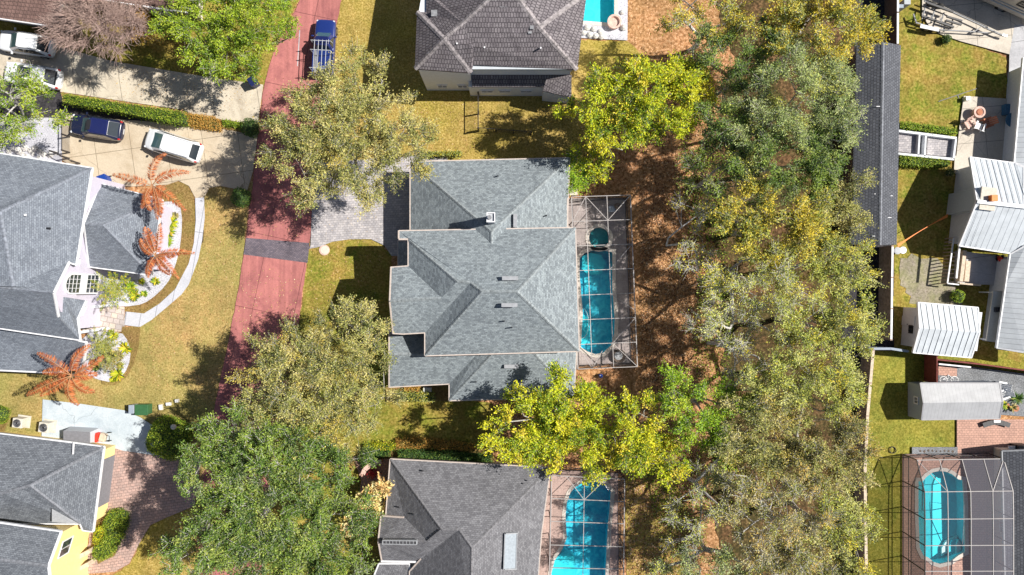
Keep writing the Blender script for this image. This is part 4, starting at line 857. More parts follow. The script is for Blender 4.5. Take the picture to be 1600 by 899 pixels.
def tree(label, lobes, zc, style, group=None, base=None, name='tree', dens=1.0, leaf=0.135, cl=1.9, twig=1.25, bark='bark', height=2.0, leafless=False, per=235, cat='tree', spread=0.42, tw_r=0.017):
    """lobes: (px, py, rx, ry) crown lobes as seen at height zc"""
    L = [(np.array(W(a, b, zc)[:]), max(.4, rx / S * (H - zc) / H - .3), max(.4, ry / S * (H - zc) / H - .3)) for a, b, rx, ry in lobes]
    wts = np.array([rx * ry for _, rx, ry in L]); ctr = sum(c * w_ for (c, _, _), w_ in zip(L, wts)) / wts.sum()
    bp = np.array(W(*base, 0)[:]) if base else np.array([ctr[0], ctr[1], 0.0])
    t = thing(name, label, cat, tuple(bp), group)
    C = []; cp = []
    for (c, rx, ry) in L:
        ph = rng.uniform(0, 6.28, 4); hz = min(rx, ry) * 0.5 * height; nb = max(3, int(math.pi * rx * ry * cl * dens * (.30 if not leafless else .5))); cen = []
        while len(cen) < nb:
            best, bd = None, -1
            for _ in range(6):
                th = rng.uniform(0, 2 * math.pi); r_ = math.sqrt(rng.uniform(0, 1)); wob = 1 + .15 * math.sin(3 * th + ph[0]) + .12 * math.sin(5 * th + ph[1]) + .08 * math.sin(9 * th + ph[2])
                q = (math.cos(th) * r_ * rx * wob, math.sin(th) * r_ * ry * wob, r_); d = min([(q[0] - o[0]) ** 2 + (q[1] - o[1]) ** 2 for o in cen], default=9)
                if d > bd: best, bd = q, d
            cen.append(best)
        xs, ys, zs = [], [], []
        for (qx, qy, r_) in cen:
            rb_ = rng.uniform(.45, 1.0); zb_ = hz * math.sqrt(max(0, 1 - r_ * r_)) * rng.uniform(.55, 1.0) + rng.uniform(-.9, .35); m_ = max(3, int(rb_ * rb_ * 6.5))
            th = rng.uniform(0, 2 * math.pi, m_); rr_ = np.sqrt(rng.uniform(0, 1, m_)); xs.append(qx + np.cos(th) * rr_ * rb_); ys.append(qy + np.sin(th) * rr_ * rb_ * .9); zs.append(zb_ + .55 * rb_ * (1 - rr_ ** 2) + rng.normal(size=m_) * .12)
        x, y, z = np.concatenate(xs), np.concatenate(ys), np.concatenate(zs)
        C.append(c + np.stack([x, y, z], 1))
    C = np.concatenate(C); n = len(C); zmin = 1.5; C[:, 2] = np.maximum(C[:, 2], zmin)
    # wood: trunk, limbs to random clumps, a thin branch to every clump
    top = bp.copy(); fork = bp * 0.45 + np.array([ctr[0], ctr[1], 0]) * 0.55; fork[2] = max(1.2, zc * 0.42); mid = (bp + fork) / 2 + np.array([rng.normal() * .15, rng.normal() * .15, 0])
    rt = 0.023 * zc * (1 if not leafless else .8); mb = MB(); mb.tube([Vector(bp - np.array([0, 0, .1])), Vector(mid), Vector(fork)], [rt * 1.3, rt, rt * .85], 10); part('trunk', mb, bark, t)
    mlimb = max(5, n // 8); idx = rng.choice(n, min(n, mlimb), replace=False); nodes = [fork]; par_r = [rt * .8]; A, B, ra, rb = [], [], [], []
    for i in idx:
        tgt = C[i] - np.array([0, 0, 0.3]); j = 0
        if len(nodes) > 6:
            N_ = np.array(nodes); dd = np.linalg.norm(N_ - tgt, axis=1) + np.linalg.norm(N_ - fork, axis=1) * 0.55; j = int(dd.argmin())
        p, r_ = nodes[j].copy(), par_r[j]; st = 5; q0 = p.copy(); bow = rng.normal(size=3) * 0.18 * np.linalg.norm(tgt - p)
        for k in range(1, st + 1):
            s_ = k / st; q = q0 * (1 - s_) + tgt * s_ + bow * math.sin(math.pi * s_) + rng.normal(size=3) * 0.06; q[2] = q0[2] * (1 - s_ ** .8) + tgt[2] * s_ ** .8
            r2 = max(0.02, r_ * (1 - .16 * 1)); A.append(p); B.append(q); ra.append(r_); rb.append(r2); nodes.append(q); par_r.append(r2 * .85); p, r_ = q, r2
    N_ = np.array(nodes); PR = np.array(par_r)
    for i in range(n):
        dd = np.linalg.norm(N_ - C[i], axis=1); j = int(dd.argmin()); m_ = (N_[j] + C[i]) / 2 + rng.normal(size=3) * 0.12
        r_ = min(PR[j] * .6, .045); A += [N_[j], m_]; B += [m_, C[i]]; ra += [r_, r_ * .75]; rb += [r_ * .75, r_ * .5]
    V1, F1 = twigs(np.array(A), np.array(B), np.array(ra), np.array(rb))
    nt = int((9 if not leafless else 34) * twig); ci = np.repeat(np.arange(n), nt); tw = rng.normal(size=(len(ci), 3)); tw[:, 2] = tw[:, 2] * .55 + .25; tw /= np.linalg.norm(tw, axis=1)[:, None]
    out = C[ci] - ctr; out /= np.linalg.norm(out, axis=1)[:, None] + 1e-6; tw = tw + out * (.35 if not leafless else .45)
    tl = rng.uniform(.25, .8, len(ci))[:, None] * (1.0 if not leafless else 1.25); T0 = C[ci] + rng.normal(size=(len(ci), 3)) * .1; T1 = T0 + tw * tl
    V2, F2 = twigs(T0, T1, tw_r, tw_r * .45)
    fast_mesh('branches', np.concatenate([V1, V2]), np.concatenate([F1, F2 + len(V1)]), bark, t)
    if not leafless:
        leaf = leaf * {'bluegreen': .82, 'olive': .88, 'olivegold': .88, 'brownish': .86, 'gold': 1.05, 'lime': 1.12, 'hedge': 1.0, 'green': .95}.get(style, 1.0)
        k = int(per * min(dens, 1.3)); pal, w_ = PAL[style]; li = rng.integers(0, len(ci), n * k); s_ = rng.uniform(.25, 1.15, n * k)[:, None]
        P = T0[li] * (1 - s_) + T1[li] * s_ + rng.normal(size=(n * k, 3)) * (spread * .3)
        ctint = col3(pal, n, w_)[ci[li]]; own = col3(pal, n * k, w_); mixk = rng.uniform(0.1, .85, (n * k, 1)); tint = ctint * (1 - mixk) + own * mixk; tint = tint * rng.uniform(.75, 1.25, (n * k, 1))
        tint = tint * np.array([1.36, 1.36, 1.25]); Vl, Fl, Tl = leaves(P, leaf, tint, aspect=.5, up=.6, dirs=tw[li], jit=.5)
        fast_mesh('crown', Vl, Fl, 'leaf', t, tint=np.clip(Tl, 0, .9))
    return t
def leafy(label, pts, style, name='shrub', cat='shrub', group=None, base=None, leaf=0.11, core=None, twigz=None):
    """pts: (n,3) leaf positions, core: MB solid foliage body below the leaves"""
    P = np.array(pts); pal, w_ = PAL[style]; base = base or tuple(P.mean(0)[:2]) + (0.0,)
    t = thing(name, label, cat, base, group); own = col3(pal, len(P), w_) * rng.uniform(.75, 1.25, (len(P), 1))
    V, F, T = leaves(P, leaf, own, aspect=.6, up=.8); fast_mesh('foliage', V, F, 'leaf', t, tint=np.clip(T, 0, .9))
    mb = MB(); b = Vector(base)
    for k in range(5): mb.tube([b, b + Vector((random.uniform(-.3, .3), random.uniform(-.3, .3), max(.25, P[:, 2].max() * .7)))], [.03, .01], 5)
    part('stems', mb, 'bark_dark', t); return t
def box_pts(poly, h, n, rough=0.09, z0=0.05):
    """points on the top and sides of a hedge standing on polygon poly (world XY)"""
    P = [np.array(v[:2]) for v in poly]; lo = np.min(P, 0); hi = np.max(P, 0); out = []
    def inside(q):
        c = False
        for i in range(len(P)):
            a, b = P[i], P[i - 1]
            if (a[1] > q[1]) != (b[1] > q[1]) and q[0] < (b[0] - a[0]) * (q[1] - a[1]) / (b[1] - a[1]) + a[0]: c = not c
        return c
    while len(out) < n * .62:
        q = rng.uniform(lo, hi)
        if inside(q): out.append((q[0], q[1], h + rng.normal() * rough + .05 * math.sin(q[0] * 3) + .04 * math.sin(q[1] * 4)))
    L = [np.linalg.norm(P[i] - P[i - 1]) for i in range(len(P))]; pr = np.array(L) / sum(L)
    for _ in range(int(n * .38)):
        i = rng.choice(len(P), p=pr); s_ = rng.uniform(); q = P[i - 1] * (1 - s_) + P[i] * s_; out.append((q[0] + rng.normal() * rough, q[1] + rng.normal() * rough, rng.uniform(z0, h)))
    return out
def hedge(label, pxpoly, h, style, n=None, **k):
    poly = [W(a, b, h) for a, b in pxpoly]; ar = abs(sum(poly[i - 1].x * poly[i].y - poly[i].x * poly[i - 1].y for i in range(len(poly)))) / 2
    pts = box_pts(poly, h, n or int(ar * 520 + 600)); c = sum(poly, Vector()) / len(poly)
    t = leafy(label, pts, style, name='hedge', cat='hedge', base=(c.x, c.y, 0), **k)
    q = inset(poly, .1); mb = MB(); mb.prism(q, .02, h - .12); part('inner_foliage', mb, 'hedge_inner', t); return t
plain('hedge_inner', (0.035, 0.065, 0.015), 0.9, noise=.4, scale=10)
def ball(label, px, py, r, style, name='shrub', cat='shrub', flat=1.0, n=None, leaf=.09, group=None, z=None):
    c = W(px, py, r * flat); n = n or int(r * r * 1900); th = rng.uniform(0, 2 * math.pi, n); u = rng.uniform(-.5, 1, n); s_ = np.sqrt(1 - u * u)
    rad = r * (1 + .07 * np.sin(4 * th) + rng.normal(size=n) * .05)
    P = np.stack([c.x + rad * s_ * np.cos(th), c.y + rad * s_ * np.sin(th), np.maximum(.05, c.z + rad * u * flat)], 1)
    t = leafy(label, P, style, name, cat, group, (c.x, c.y, 0), leaf)
    mb = MB(); mb.tube_z((c.x, c.y, 0), [(max(.02, r * flat * .35), r * .6), (r * flat * .9, r * .88), (r * flat * 1.5, r * .68), (r * flat * 1.85, r * .25)], 14); part('inner_foliage', mb, 'hedge_inner', t); return t
def palm(label, px, py, zc, fr_list, style, name='palm_tree', cat='palm tree', base=None, leafmat='dry_leaf', lw=.5, group=None, droop=.38, nl=70, tr=.14, ls=.38):
    """fr_list: (angle in degrees as seen in the picture, length m, curl)"""
    c = W(px, py, zc); b = W(*base, 0) if base else Vector((c.x, c.y, 0)); t = thing(name, label, cat, b, group)
    mb = MB(); mb.tube([b, b.lerp(c, .5), c + Vector((0, 0, -.2)), c], [tr * 1.25, tr, tr * .9, tr * .5], 10); part('trunk', mb, 'bark', t)
    pal, w_ = PAL[style]
    for ang, ln, curl in fr_list:
        ln = ln * (1.22 if style == 'rust' else 1.0); a = R(ang); k = 14; pts = []; p = np.array(c[:]); el = R(28); hd = a
        for i in range(k + 1):
            pts.append(p.copy()); st = ln / k; p = p + np.array([math.cos(hd) * math.cos(el), math.sin(hd) * math.cos(el), math.sin(el)]) * st
            el -= droop * R(150) / k * (0.5 + i / k); hd += R(curl) / k
        pts = np.array(pts); A = pts[:-1]; B = pts[1:]; V, F = twigs(A, B, np.linspace(.035, .012, k), np.linspace(.032, .01, k))
        T = np.tile(np.array([[.55, .28, .14]]), (len(V), 1)) if style == 'rust' else np.tile(np.array([[.34, .36, .08]]), (len(V), 1))
        n = nl * 2; s_ = rng.uniform(.12, 1, n); fi = s_ * k; i0 = np.minimum(fi.astype(int), k - 1); fr = (fi - i0)[:, None]; P0 = pts[i0] * (1 - fr) + pts[np.minimum(i0 + 1, k)] * fr
        tan = B[i0] - A[i0]; tan /= np.linalg.norm(tan, axis=1)[:, None]; side = np.cross(tan, np.array([0, 0, 1.])); side /= np.linalg.norm(side, axis=1)[:, None] + 1e-6
        sg = np.where(rng.uniform(size=n) < .5, -1, 1)[:, None]; dr = side * sg + tan * .55 + np.array([0, 0, -.55 if style == 'rust' else -.2]) + rng.normal(size=(n, 3)) * .14; dr /= np.linalg.norm(dr, axis=1)[:, None]
        Ln = (ls * (np.sin(np.pi * np.clip(s_ * .85 + .12, 0, 1)) * .85 + .25) * rng.uniform(.75, 1.2, n))[:, None]; wv_ = np.cross(dr, rng.normal(size=(n, 3)) + np.array([0, 0, 2.])); wv_ /= np.linalg.norm(wv_, axis=1)[:, None]; wv_ *= .016
        Vl = np.stack([P0 - wv_ * .6, P0 + dr * Ln * .5 - wv_, P0 + dr * Ln, P0 + dr * Ln * .45 + wv_], 1).reshape(-1, 3); Fl = np.arange(n * 4).reshape(n, 4) + len(V)
        Tl = np.repeat(col3(pal, n, w_) * rng.uniform(.7, 1.25, (n, 1)), 4, axis=0)
        fast_mesh('frond', np.concatenate([V, Vl]), np.concatenate([F, Fl]), leafmat, t, tint=np.clip(np.concatenate([T, Tl]), 0, .9))
    return t
def rosette(label, px, py, r, n, style, z=0.15, name='spiky_plant', cat='plant', group=None, tilt=.55, wd=.06, fw=None):
    """agave-like plant: pointed blades out of one centre; each blade bends over"""
    c = np.array(W(px, py, z)[:]); t = thing(name, label, cat, (c[0], c[1], 0), group); pal, w_ = PAL[style]
    a = rng.uniform(0, 2 * math.pi, n); el = rng.uniform(.15, 1.3, n) * tilt + .1; L = r * rng.uniform(.7, 1.1, n) / np.maximum(.45, np.cos(el)); L = np.minimum(L, r * 1.25)
    d = np.stack([np.cos(a) * np.cos(el), np.sin(a) * np.cos(el), np.sin(el)], 1); s_ = np.stack([-np.sin(a), np.cos(a), 0 * a], 1) * wd * rng.uniform(.7, 1.3, (n, 1))
    m1 = c + d * (L * .5)[:, None]; tip = c + d * L[:, None] - np.array([0, 0, 1]) * (L * .22)[:, None]
    V = np.stack([c - s_ * .5 + 0 * m1, m1 - s_, m1 + s_, c + s_ * .5 + 0 * m1, m1 - s_, tip - s_ * .1, tip + s_ * .1, m1 + s_], 1).reshape(-1, 3); V[:, 2] = np.maximum(V[:, 2], .03)
    F = np.arange(n * 8).reshape(n * 2, 4); T = np.repeat(col3(pal, n, w_) * rng.uniform(.75, 1.25, (n, 1)), 8, axis=0)
    fast_mesh('leaves', V, F, 'leaf', t, tint=np.clip(T, 0, .9)); return t

GF = 'trees of the wooded strip behind the pools'
forest = [
 ('golden-yellow tree with pale bare limbs at the top of the wooded strip', [(1290, 40, 66, 56), (1330, 78, 40, 36), (1245, 60, 48, 48), (1225, 25, 40, 36)], 9, 'gold', dict(twig=1.3, dens=1.05, bark='bark_white')),
 ('thin yellow tree over brown leaf litter right of the turquoise pool end', [(1105, 14, 60, 34), (1165, 25, 42, 40), (1125, 50, 30, 26), (1065, 20, 30, 34)], 8, 'gold', dict(dens=.75, bark='bark_white')),
 ('dark olive tree between the thin yellow tree and the grey-green crown', [(1130, 105, 48, 42), (1180, 85, 48, 42), (1155, 145, 48, 42), (1110, 70, 36, 30), (1125, 190, 45, 40)], 8, 'green', dict(dens=1.1)),
 ('big grey-green round tree touching the long dark roof near its upper half', [(1235, 150, 85, 68), (1290, 185, 52, 52), (1190, 195, 55, 55)], 9, 'bluegreen', dict(twig=1.4, dens=1.1)),
 ('bright yellow-green tree spreading above the top corner of the blue-grey roof', [(935, 165, 58, 46), (990, 150, 60, 50), (1055, 165, 52, 52), (1075, 125, 30, 30), (960, 215, 50, 28)], 7, 'lime', dict(dens=1.25)),
 ('green tree crown left of the small gold round tree', [(1230, 250, 75, 52), (1180, 240, 50, 48), (1275, 265, 40, 40)], 8.5, 'green', dict(dens=1.15, twig=1.1)),
 ('small round olive-gold tree leaning over the left slope of the long dark roof', [(1318, 305, 36, 36), (1312, 332, 30, 26)], 8.5, 'olivegold', dict(dens=1.35)),
 ('dark green tree with yellow tips right of the leaf litter, beside the screen cage top', [(1105, 265, 52, 45), (1145, 295, 50, 45), (1110, 235, 36, 34)], 7, 'green', dict(dens=.85, per=170)),
 ('yellow-orange tree in the middle of the wooded strip', [(1225, 335, 65, 42), (1165, 330, 48, 44), (1185, 375, 55, 40), (1255, 365, 45, 38)], 9, 'gold', dict(dens=1.05, twig=1.3)),
 ('sparse twiggy grey tree with yellow sprays facing the pool cage', [(1085, 330, 42, 42), (1095, 380, 45, 48), (1120, 420, 40, 35)], 6.0, 'gold', dict(dens=.6, per=95, twig=2.2, bark='bark_white')),
 ('olive tree spreading over the dark yard below the long roof', [(1285, 405, 62, 42), (1315, 430, 40, 34), (1245, 420, 42, 40)], 8, 'olive', dict(dens=1.1, twig=1.3)),
 ('grey-twigged olive tree in the middle of the strip, left of the dark yard', [(1180, 440, 72, 52), (1215, 480, 50, 45), (1120, 460, 42, 40)], 9, 'olive', dict(dens=.9, per=170, twig=2.1, bark='bark_white')),
 ('wide olive tree touching the dark yard above the wooden fence corner', [(1290, 495, 68, 50), (1335, 515, 30, 28), (1250, 520, 50, 45)], 8.5, 'olive', dict(dens=1.15, twig=1.2)),
 ('bare-looking twiggy tree right of the brown leaf litter and long branch shadows', [(1140, 520, 52, 48), (1165, 565, 50, 42), (1115, 495, 36, 34), (1140, 600, 45, 36)], 6.5, 'olive', dict(dens=.72, per=110, twig=2.3, bark='bark_white')),
 ('olive-green tree left of the top of the long wooden fence', [(1255, 585, 78, 52), (1310, 600, 45, 45), (1210, 610, 52, 45)], 9, 'olive', dict(dens=1.15, twig=1.2)),
 ('bright green tree right of the lime tree, at the lower end of the leaf litter', [(1095, 640, 62, 50), (1060, 610, 36, 32), (1125, 670, 45, 42)], 7.5, 'bright', dict(dens=1.15)),
 ('lime and amber tree between two bright trees below the screen cage', [(1000, 665, 50, 48), (1025, 705, 42, 38), (980, 700, 45, 35)], 7, 'lime', dict(dens=1.05)),
 ('bright lime tree below the blue-grey roof, above the curved blue pool', [(825, 660, 58, 52), (885, 640, 55, 48), (905, 690, 60, 45), (850, 700, 55, 32), (930, 640, 34, 34)], 6.5, 'lime', dict(dens=1.25)),
 ('mixed yellow-green tree right of the bright green tree', [(1195, 680, 62, 52), (1165, 635, 48, 44), (1150, 710, 50, 42), (1215, 730, 50, 42)], 8.5, 'olivegold', dict(dens=1.1, twig=1.3)),
 ('brownish olive tree pressed against the middle of the wooden fence', [(1290, 680, 60, 55), (1318, 730, 36, 45), (1260, 720, 48, 45)], 8.5, 'brownish', dict(dens=1.1, twig=1.4)),
 ('pale twiggy tree above the golden grass right of the curved blue pool', [(1110, 770, 60, 48), (1080, 815, 50, 42), (1150, 745, 42, 38)], 7.5, 'olive', dict(dens=.78, per=150, twig=2.3, bark='bark_white')),
 ('large grey-brown olive tree at the bottom of the strip', [(1215, 790, 78, 58), (1180, 840, 55, 45), (1255, 850, 55, 45), (1240, 740, 50, 40), (1225, 880, 60, 40)], 9, 'brownish', dict(dens=1.0, per=190, twig=2.1, bark='bark_white')),
 ('olive tree beside the lowest part of the wooden fence', [(1305, 810, 48, 58), (1310, 880, 45, 48)], 8.5, 'olive', dict(dens=1.15, twig=1.3)),
 ('grey-green tree cut by the bottom edge, right of the golden grass', [(1110, 880, 62, 40), (1180, 905, 60, 36), (1050, 905, 36, 26)], 8, 'bluegreen', dict(dens=1.0, twig=1.5)),
]
for lb, lo, zc, st, kw in forest:
    kw = dict(kw); tree(lb, lo, zc, st, group=GF, **kw)
tree('spreading olive-gold oak over the red road and the pale paver driveway', [(555, 145, 62, 52), (595, 190, 62, 52), (510, 180, 68, 60), (470, 235, 50, 50), (540, 240, 75, 55), (505, 295, 52, 38), (620, 250, 45, 48), (580, 300, 32, 28), (570, 110, 35, 30), (650, 195, 34, 30), (530, 210, 60, 55), (480, 210, 50, 45)], 8, 'olivegold', base=(545, 235), name='oak_tree', dens=1.1, twig=1.1, cl=1.8)
tree('olive-gold oak with one tall crown beside the lower left corner of the blue-grey roof', [(455, 545, 55, 42), (555, 520, 46, 50), (590, 575, 34, 55), (500, 600, 75, 52), (425, 600, 45, 45), (555, 490, 28, 22), (510, 670, 70, 52), (570, 640, 40, 40), (440, 640, 55, 50), (480, 545, 50, 45), (545, 590, 50, 50)], 8, 'olivegold', base=(480, 620), name='oak_tree', dens=1.2, twig=1.2, cl=1.8)
tree('big dark green oak with mossy pale limbs over the lower part of the road', [(375, 670, 60, 42), (330, 745, 48, 48), (420, 720, 70, 52), (340, 830, 66, 58), (300, 870, 45, 40), (430, 800, 78, 60), (500, 760, 50, 60), (530, 720, 42, 40), (420, 880, 75, 40), (540, 855, 52, 48), (555, 800, 36, 36), (490, 880, 50, 36), (385, 790, 60, 55), (460, 700, 55, 45), (395, 850, 60, 45), (480, 820, 55, 50), (365, 705, 45, 45)], 8.5, 'green', base=(415, 800), name='oak_tree', dens=1.3, twig=1.1, cl=1.8, bark='bark_white')
tree('lime-green oak beside the top of the red road', [(345, 20, 75, 48), (400, 50, 55, 52), (315, 55, 52, 38), (370, 85, 50, 32), (435, 25, 32, 32), (280, 30, 36, 30)], 6, 'hedge', name='oak_tree', dens=1.15, twig=.9, base=(360, 60))
tree('green tree with white branches over the white car at the left edge', [(15, 172, 50, 40), (60, 182, 42, 32), (10, 215, 40, 25), (48, 140, 34, 20)], 6, 'hedge', dens=.9, twig=1.6, bark='bark_white', base=(25, 190))
tree('leafless grey-pink tree beside the white cars at top left', [(145, 25, 58, 38), (168, 50, 52, 38), (125, 58, 34, 22), (180, 15, 40, 28)], 5.5, 'olive', dens=1.25, twig=1.3, bark='bark_pink', leafless=True, base=(145, 45), tw_r=.016)
tree('small straw-coloured dry shrub against the left wall of the brown-grey roof house', [(585, 790, 28, 24), (600, 770, 20, 18), (572, 810, 18, 16)], 2.6, 'straw', name='dry_shrub', cat='shrub', dens=.9, leaf=.24, height=1.0, bark='bark_pink')
tree('low orange-leaved bush beside the leafless grey-pink tree', [(218, 42, 20, 20)], 1.8, 'amber', name='shrub', cat='shrub', dens=1.4, height=.8)
tree('small green bush at the right edge of the blue-grey roof by its top corner', [(900, 262, 14, 18), (898, 285, 10, 10)], 2.2, 'bright', name='shrub', cat='shrub', dens=1.0, height=1.0)
tree('yellow sapling above the green bush near the screen cage top', [(920, 240, 20, 20), (930, 262, 16, 12)], 2.6, 'lime', name='shrub', cat='shrub', dens=.7, height=.9)
ball('round clipped shrub at the kerb by the concrete driveway and road', 392, 200, .78, 'darkhedge')
ball('round clipped shrub on the lawn tip left of the road', 377, 309, .80, 'darkhedge')
ball('large round bright green shrub beside the bluish concrete drive', 265, 684, 1.75, 'hedge', flat=.7, leaf=.13)
hedge('long straight green hedge between the two concrete driveways', [(96, 146), (283, 174), (285, 192), (270, 193), (200, 178), (98, 160)], 1.7, 'hedge')
hedge('comma-shaped clipped green hedge on the pink paver drive', [(170, 800), (185, 799), (195, 806), (195, 822), (186, 845), (176, 863), (160, 876), (146, 874), (143, 862), (150, 852), (160, 845), (165, 832), (160, 820)], .9, 'hedge')
hedge('small yellow-green clump inside the curve of the comma-shaped hedge', [(148, 826), (160, 822), (164, 832), (158, 850), (148, 856), (145, 842)], .7, 'lime')
hedge('low clipped hedge under the lower left eave of the blue-grey roof', [(615, 612), (677, 614), (678, 628), (616, 626)], .9, 'olive')
hedge('small amber planting behind the low clipped hedge', [(630, 603), (655, 603), (655, 612), (630, 612)], .5, 'amber')
hedge('dark green hedge along the top wall of the brown-grey roof house', [(622, 704), (700, 706), (768, 712), (768, 724), (622, 718)], 1.0, 'darkhedge')
hedge('curved dark hedge at the top left corner of the brown-grey roof house', [(560, 715), (575, 705), (608, 703), (608, 713), (580, 718), (567, 732)], .9, 'darkhedge')
hedge('bright shrub border on the left end of the mixed flower bed', [(567, 697), (590, 692), (616, 694), (615, 703), (590, 704), (570, 710)], .8, 'lime')
hedge('red-brown flower bed above the dark green hedge', [(618, 688), (640, 684), (700, 690), (740, 696), (738, 705), (690, 702), (620, 700)], .5, 'amber')
hedge('clipped low hedge by the top edge of the blue-grey garage roof', [(662, 237), (720, 236), (720, 244), (662, 245)], .8, 'olive')
hedge('row of amber ornamental grass at the right end of the long green hedge', [(287, 178), (330, 182), (345, 190), (345, 204), (300, 198), (286, 192)], .5, 'amber')
hedge('small green planting between the amber grass and the clipped round shrub', [(348, 188), (378, 192), (376, 200), (348, 196)], .4, 'hedge')
hedge('row of bright green shrubs above the white planter walls', [(1408, 190), (1430, 192), (1494, 201), (1494, 211), (1440, 205), (1408, 200)], .8, 'bright')
hedge('row of dark and bright green shrubs below the white planter walls', [(1406, 243), (1440, 246), (1486, 252), (1484, 262), (1440, 260), (1406, 258)], .8, 'hedge')
ball('small green bush on the bare soil above the ribbed white shed', 1496, 463, .55, 'bright')
ball('rounded green bush in the bed at the left edge beside the air conditioner', 0, 648, .75, 'hedge')
for k, (x, y, s_, lb) in enumerate([(1478, 60, .4, 'low dark plant at the driveway edge by the boat trailer'), (1484, 270, .4, 'reddish low plant beside the chimney house patio')]): ball(lb, x, y if k else 62, s_, 'brownish' if k else 'darkhedge')
GP = 'dead rust-brown palms in front of the left house'
palm('dead rust-brown palm over the garage roof corner beside the concrete driveway', 238, 290, 5.6, [(96, 2.5, -70), (160, 2.6, 10), (40, 2.9, -50), (-22, 3.0, -30), (-60, 2.4, -40), (-95, 1.7, -40), (-130, 1.9, 90), (-45, 2.4, -60)], 'rust', base=(248, 322), group=GP, ls=.42, nl=150)
palm('dead rust-brown palm over the lower garage roof corner beside the white pebble bed', 243, 399, 5.2, [(60, 2.2, 40), (85, 1.9, 40), (118, 2.0, -20), (155, 1.5, -50), (12, 2.8, -20), (-30, 2.4, -30), (-65, 1.7, 30), (-120, 1.6, 30), (-10, 1.7, 30)], 'rust', base=(254, 402), group=GP, ls=.38, nl=140)
palm('dead rust-brown palm beside the bluish concrete drive', 112, 587, 5.0, [(125, 2.7, 40), (75, 2.6, -40), (20, 2.7, 20), (200, 3.1, 10), (225, 2.4, -25), (-105, 2.2, 70), (-60, 2.1, 60), (150, 1.9, 50), (-5, 1.9, 20)], 'rust', base=(135, 575), group=GP, ls=.46, nl=170)
palm('green and gold feathery palm beside the arched window', 181, 452, 2.3, [(a, 1.7 + .6 * random.random(), random.uniform(-20, 20)) for a in range(0, 360, 26)], 'lime', leafmat='leaf', base=(186, 450), name='palm_tree', ls=.26, nl=60, droop=.25, tr=.12)
palm('green and gold palm with drooping leaves in the lower pebble bed', 163, 540, 1.9, [(a, 1.5 + .5 * random.random(), random.uniform(-30, 30)) for a in range(0, 360, 30)], 'olive', leafmat='leaf', base=(166, 538), ls=.24, nl=60, droop=.3, tr=.1)
palm('brownish low palm just below the drooping palm in the lower pebble bed', 172, 560, 1.4, [(a, 1.1 + .5 * random.random(), random.uniform(-30, 30)) for a in range(10, 360, 30)], 'brownish', leafmat='leaf', base=(173, 558), ls=.34, nl=45, droop=.55, tr=.1)
spk = [(212, 462, .6, 'lime', 'lime spiky plant right of the green and gold feathery palm'), (222, 440, .35, 'lime', 'small lime spiky plant below the dead palm at the lower garage corner'), (244, 440, .45, 'lime', 'lime spiky plant at the lower tip of the white pebble bed'),
       (268, 348, .7, 'lime', 'lime spiky plant highest in the pebble strip beside the garage'), (264, 362, .7, 'lime', 'second lime spiky plant down the pebble strip beside the garage'), (262, 378, .55, 'bright', 'third, darker spiky plant down the pebble strip beside the garage'), (274, 338, .4, 'brownish', 'small brownish spiky plant near the top of the pebble strip'), (226, 459, .35, 'bright', 'small green spiky plant at the mulch edge below the walkway'),
       (177, 524, .6, 'lime', 'lime spiky plant beside the stone porch step'), (197, 544, .6, 'lime', 'lime spiky plant at the right side of the lower pebble bed'), (185, 584, .7, 'lime', 'largest lime spiky plant at the bottom of the lower pebble bed'), (189, 571, .35, 'lime', 'small lime spiky plant just above the largest one in the lower pebble bed'), (177, 593, .3, 'lime', 'tiny lime spiky plant at the very bottom of the lower pebble bed'), (186, 556, .55, 'brownish', 'bronze spiky plant in the middle of the lower pebble bed'), (150, 572, .6, 'green', 'dark green spiky plant at the left of the lower pebble bed'), (205, 448, .6, 'bright', 'bright green bushy plant left of the mulch edge')]
for x, y, r_, st, lb in spk: rosette(lb, x, y, r_, int(26 + r_ * 40), st, group='spiky plants in the white pebble beds')
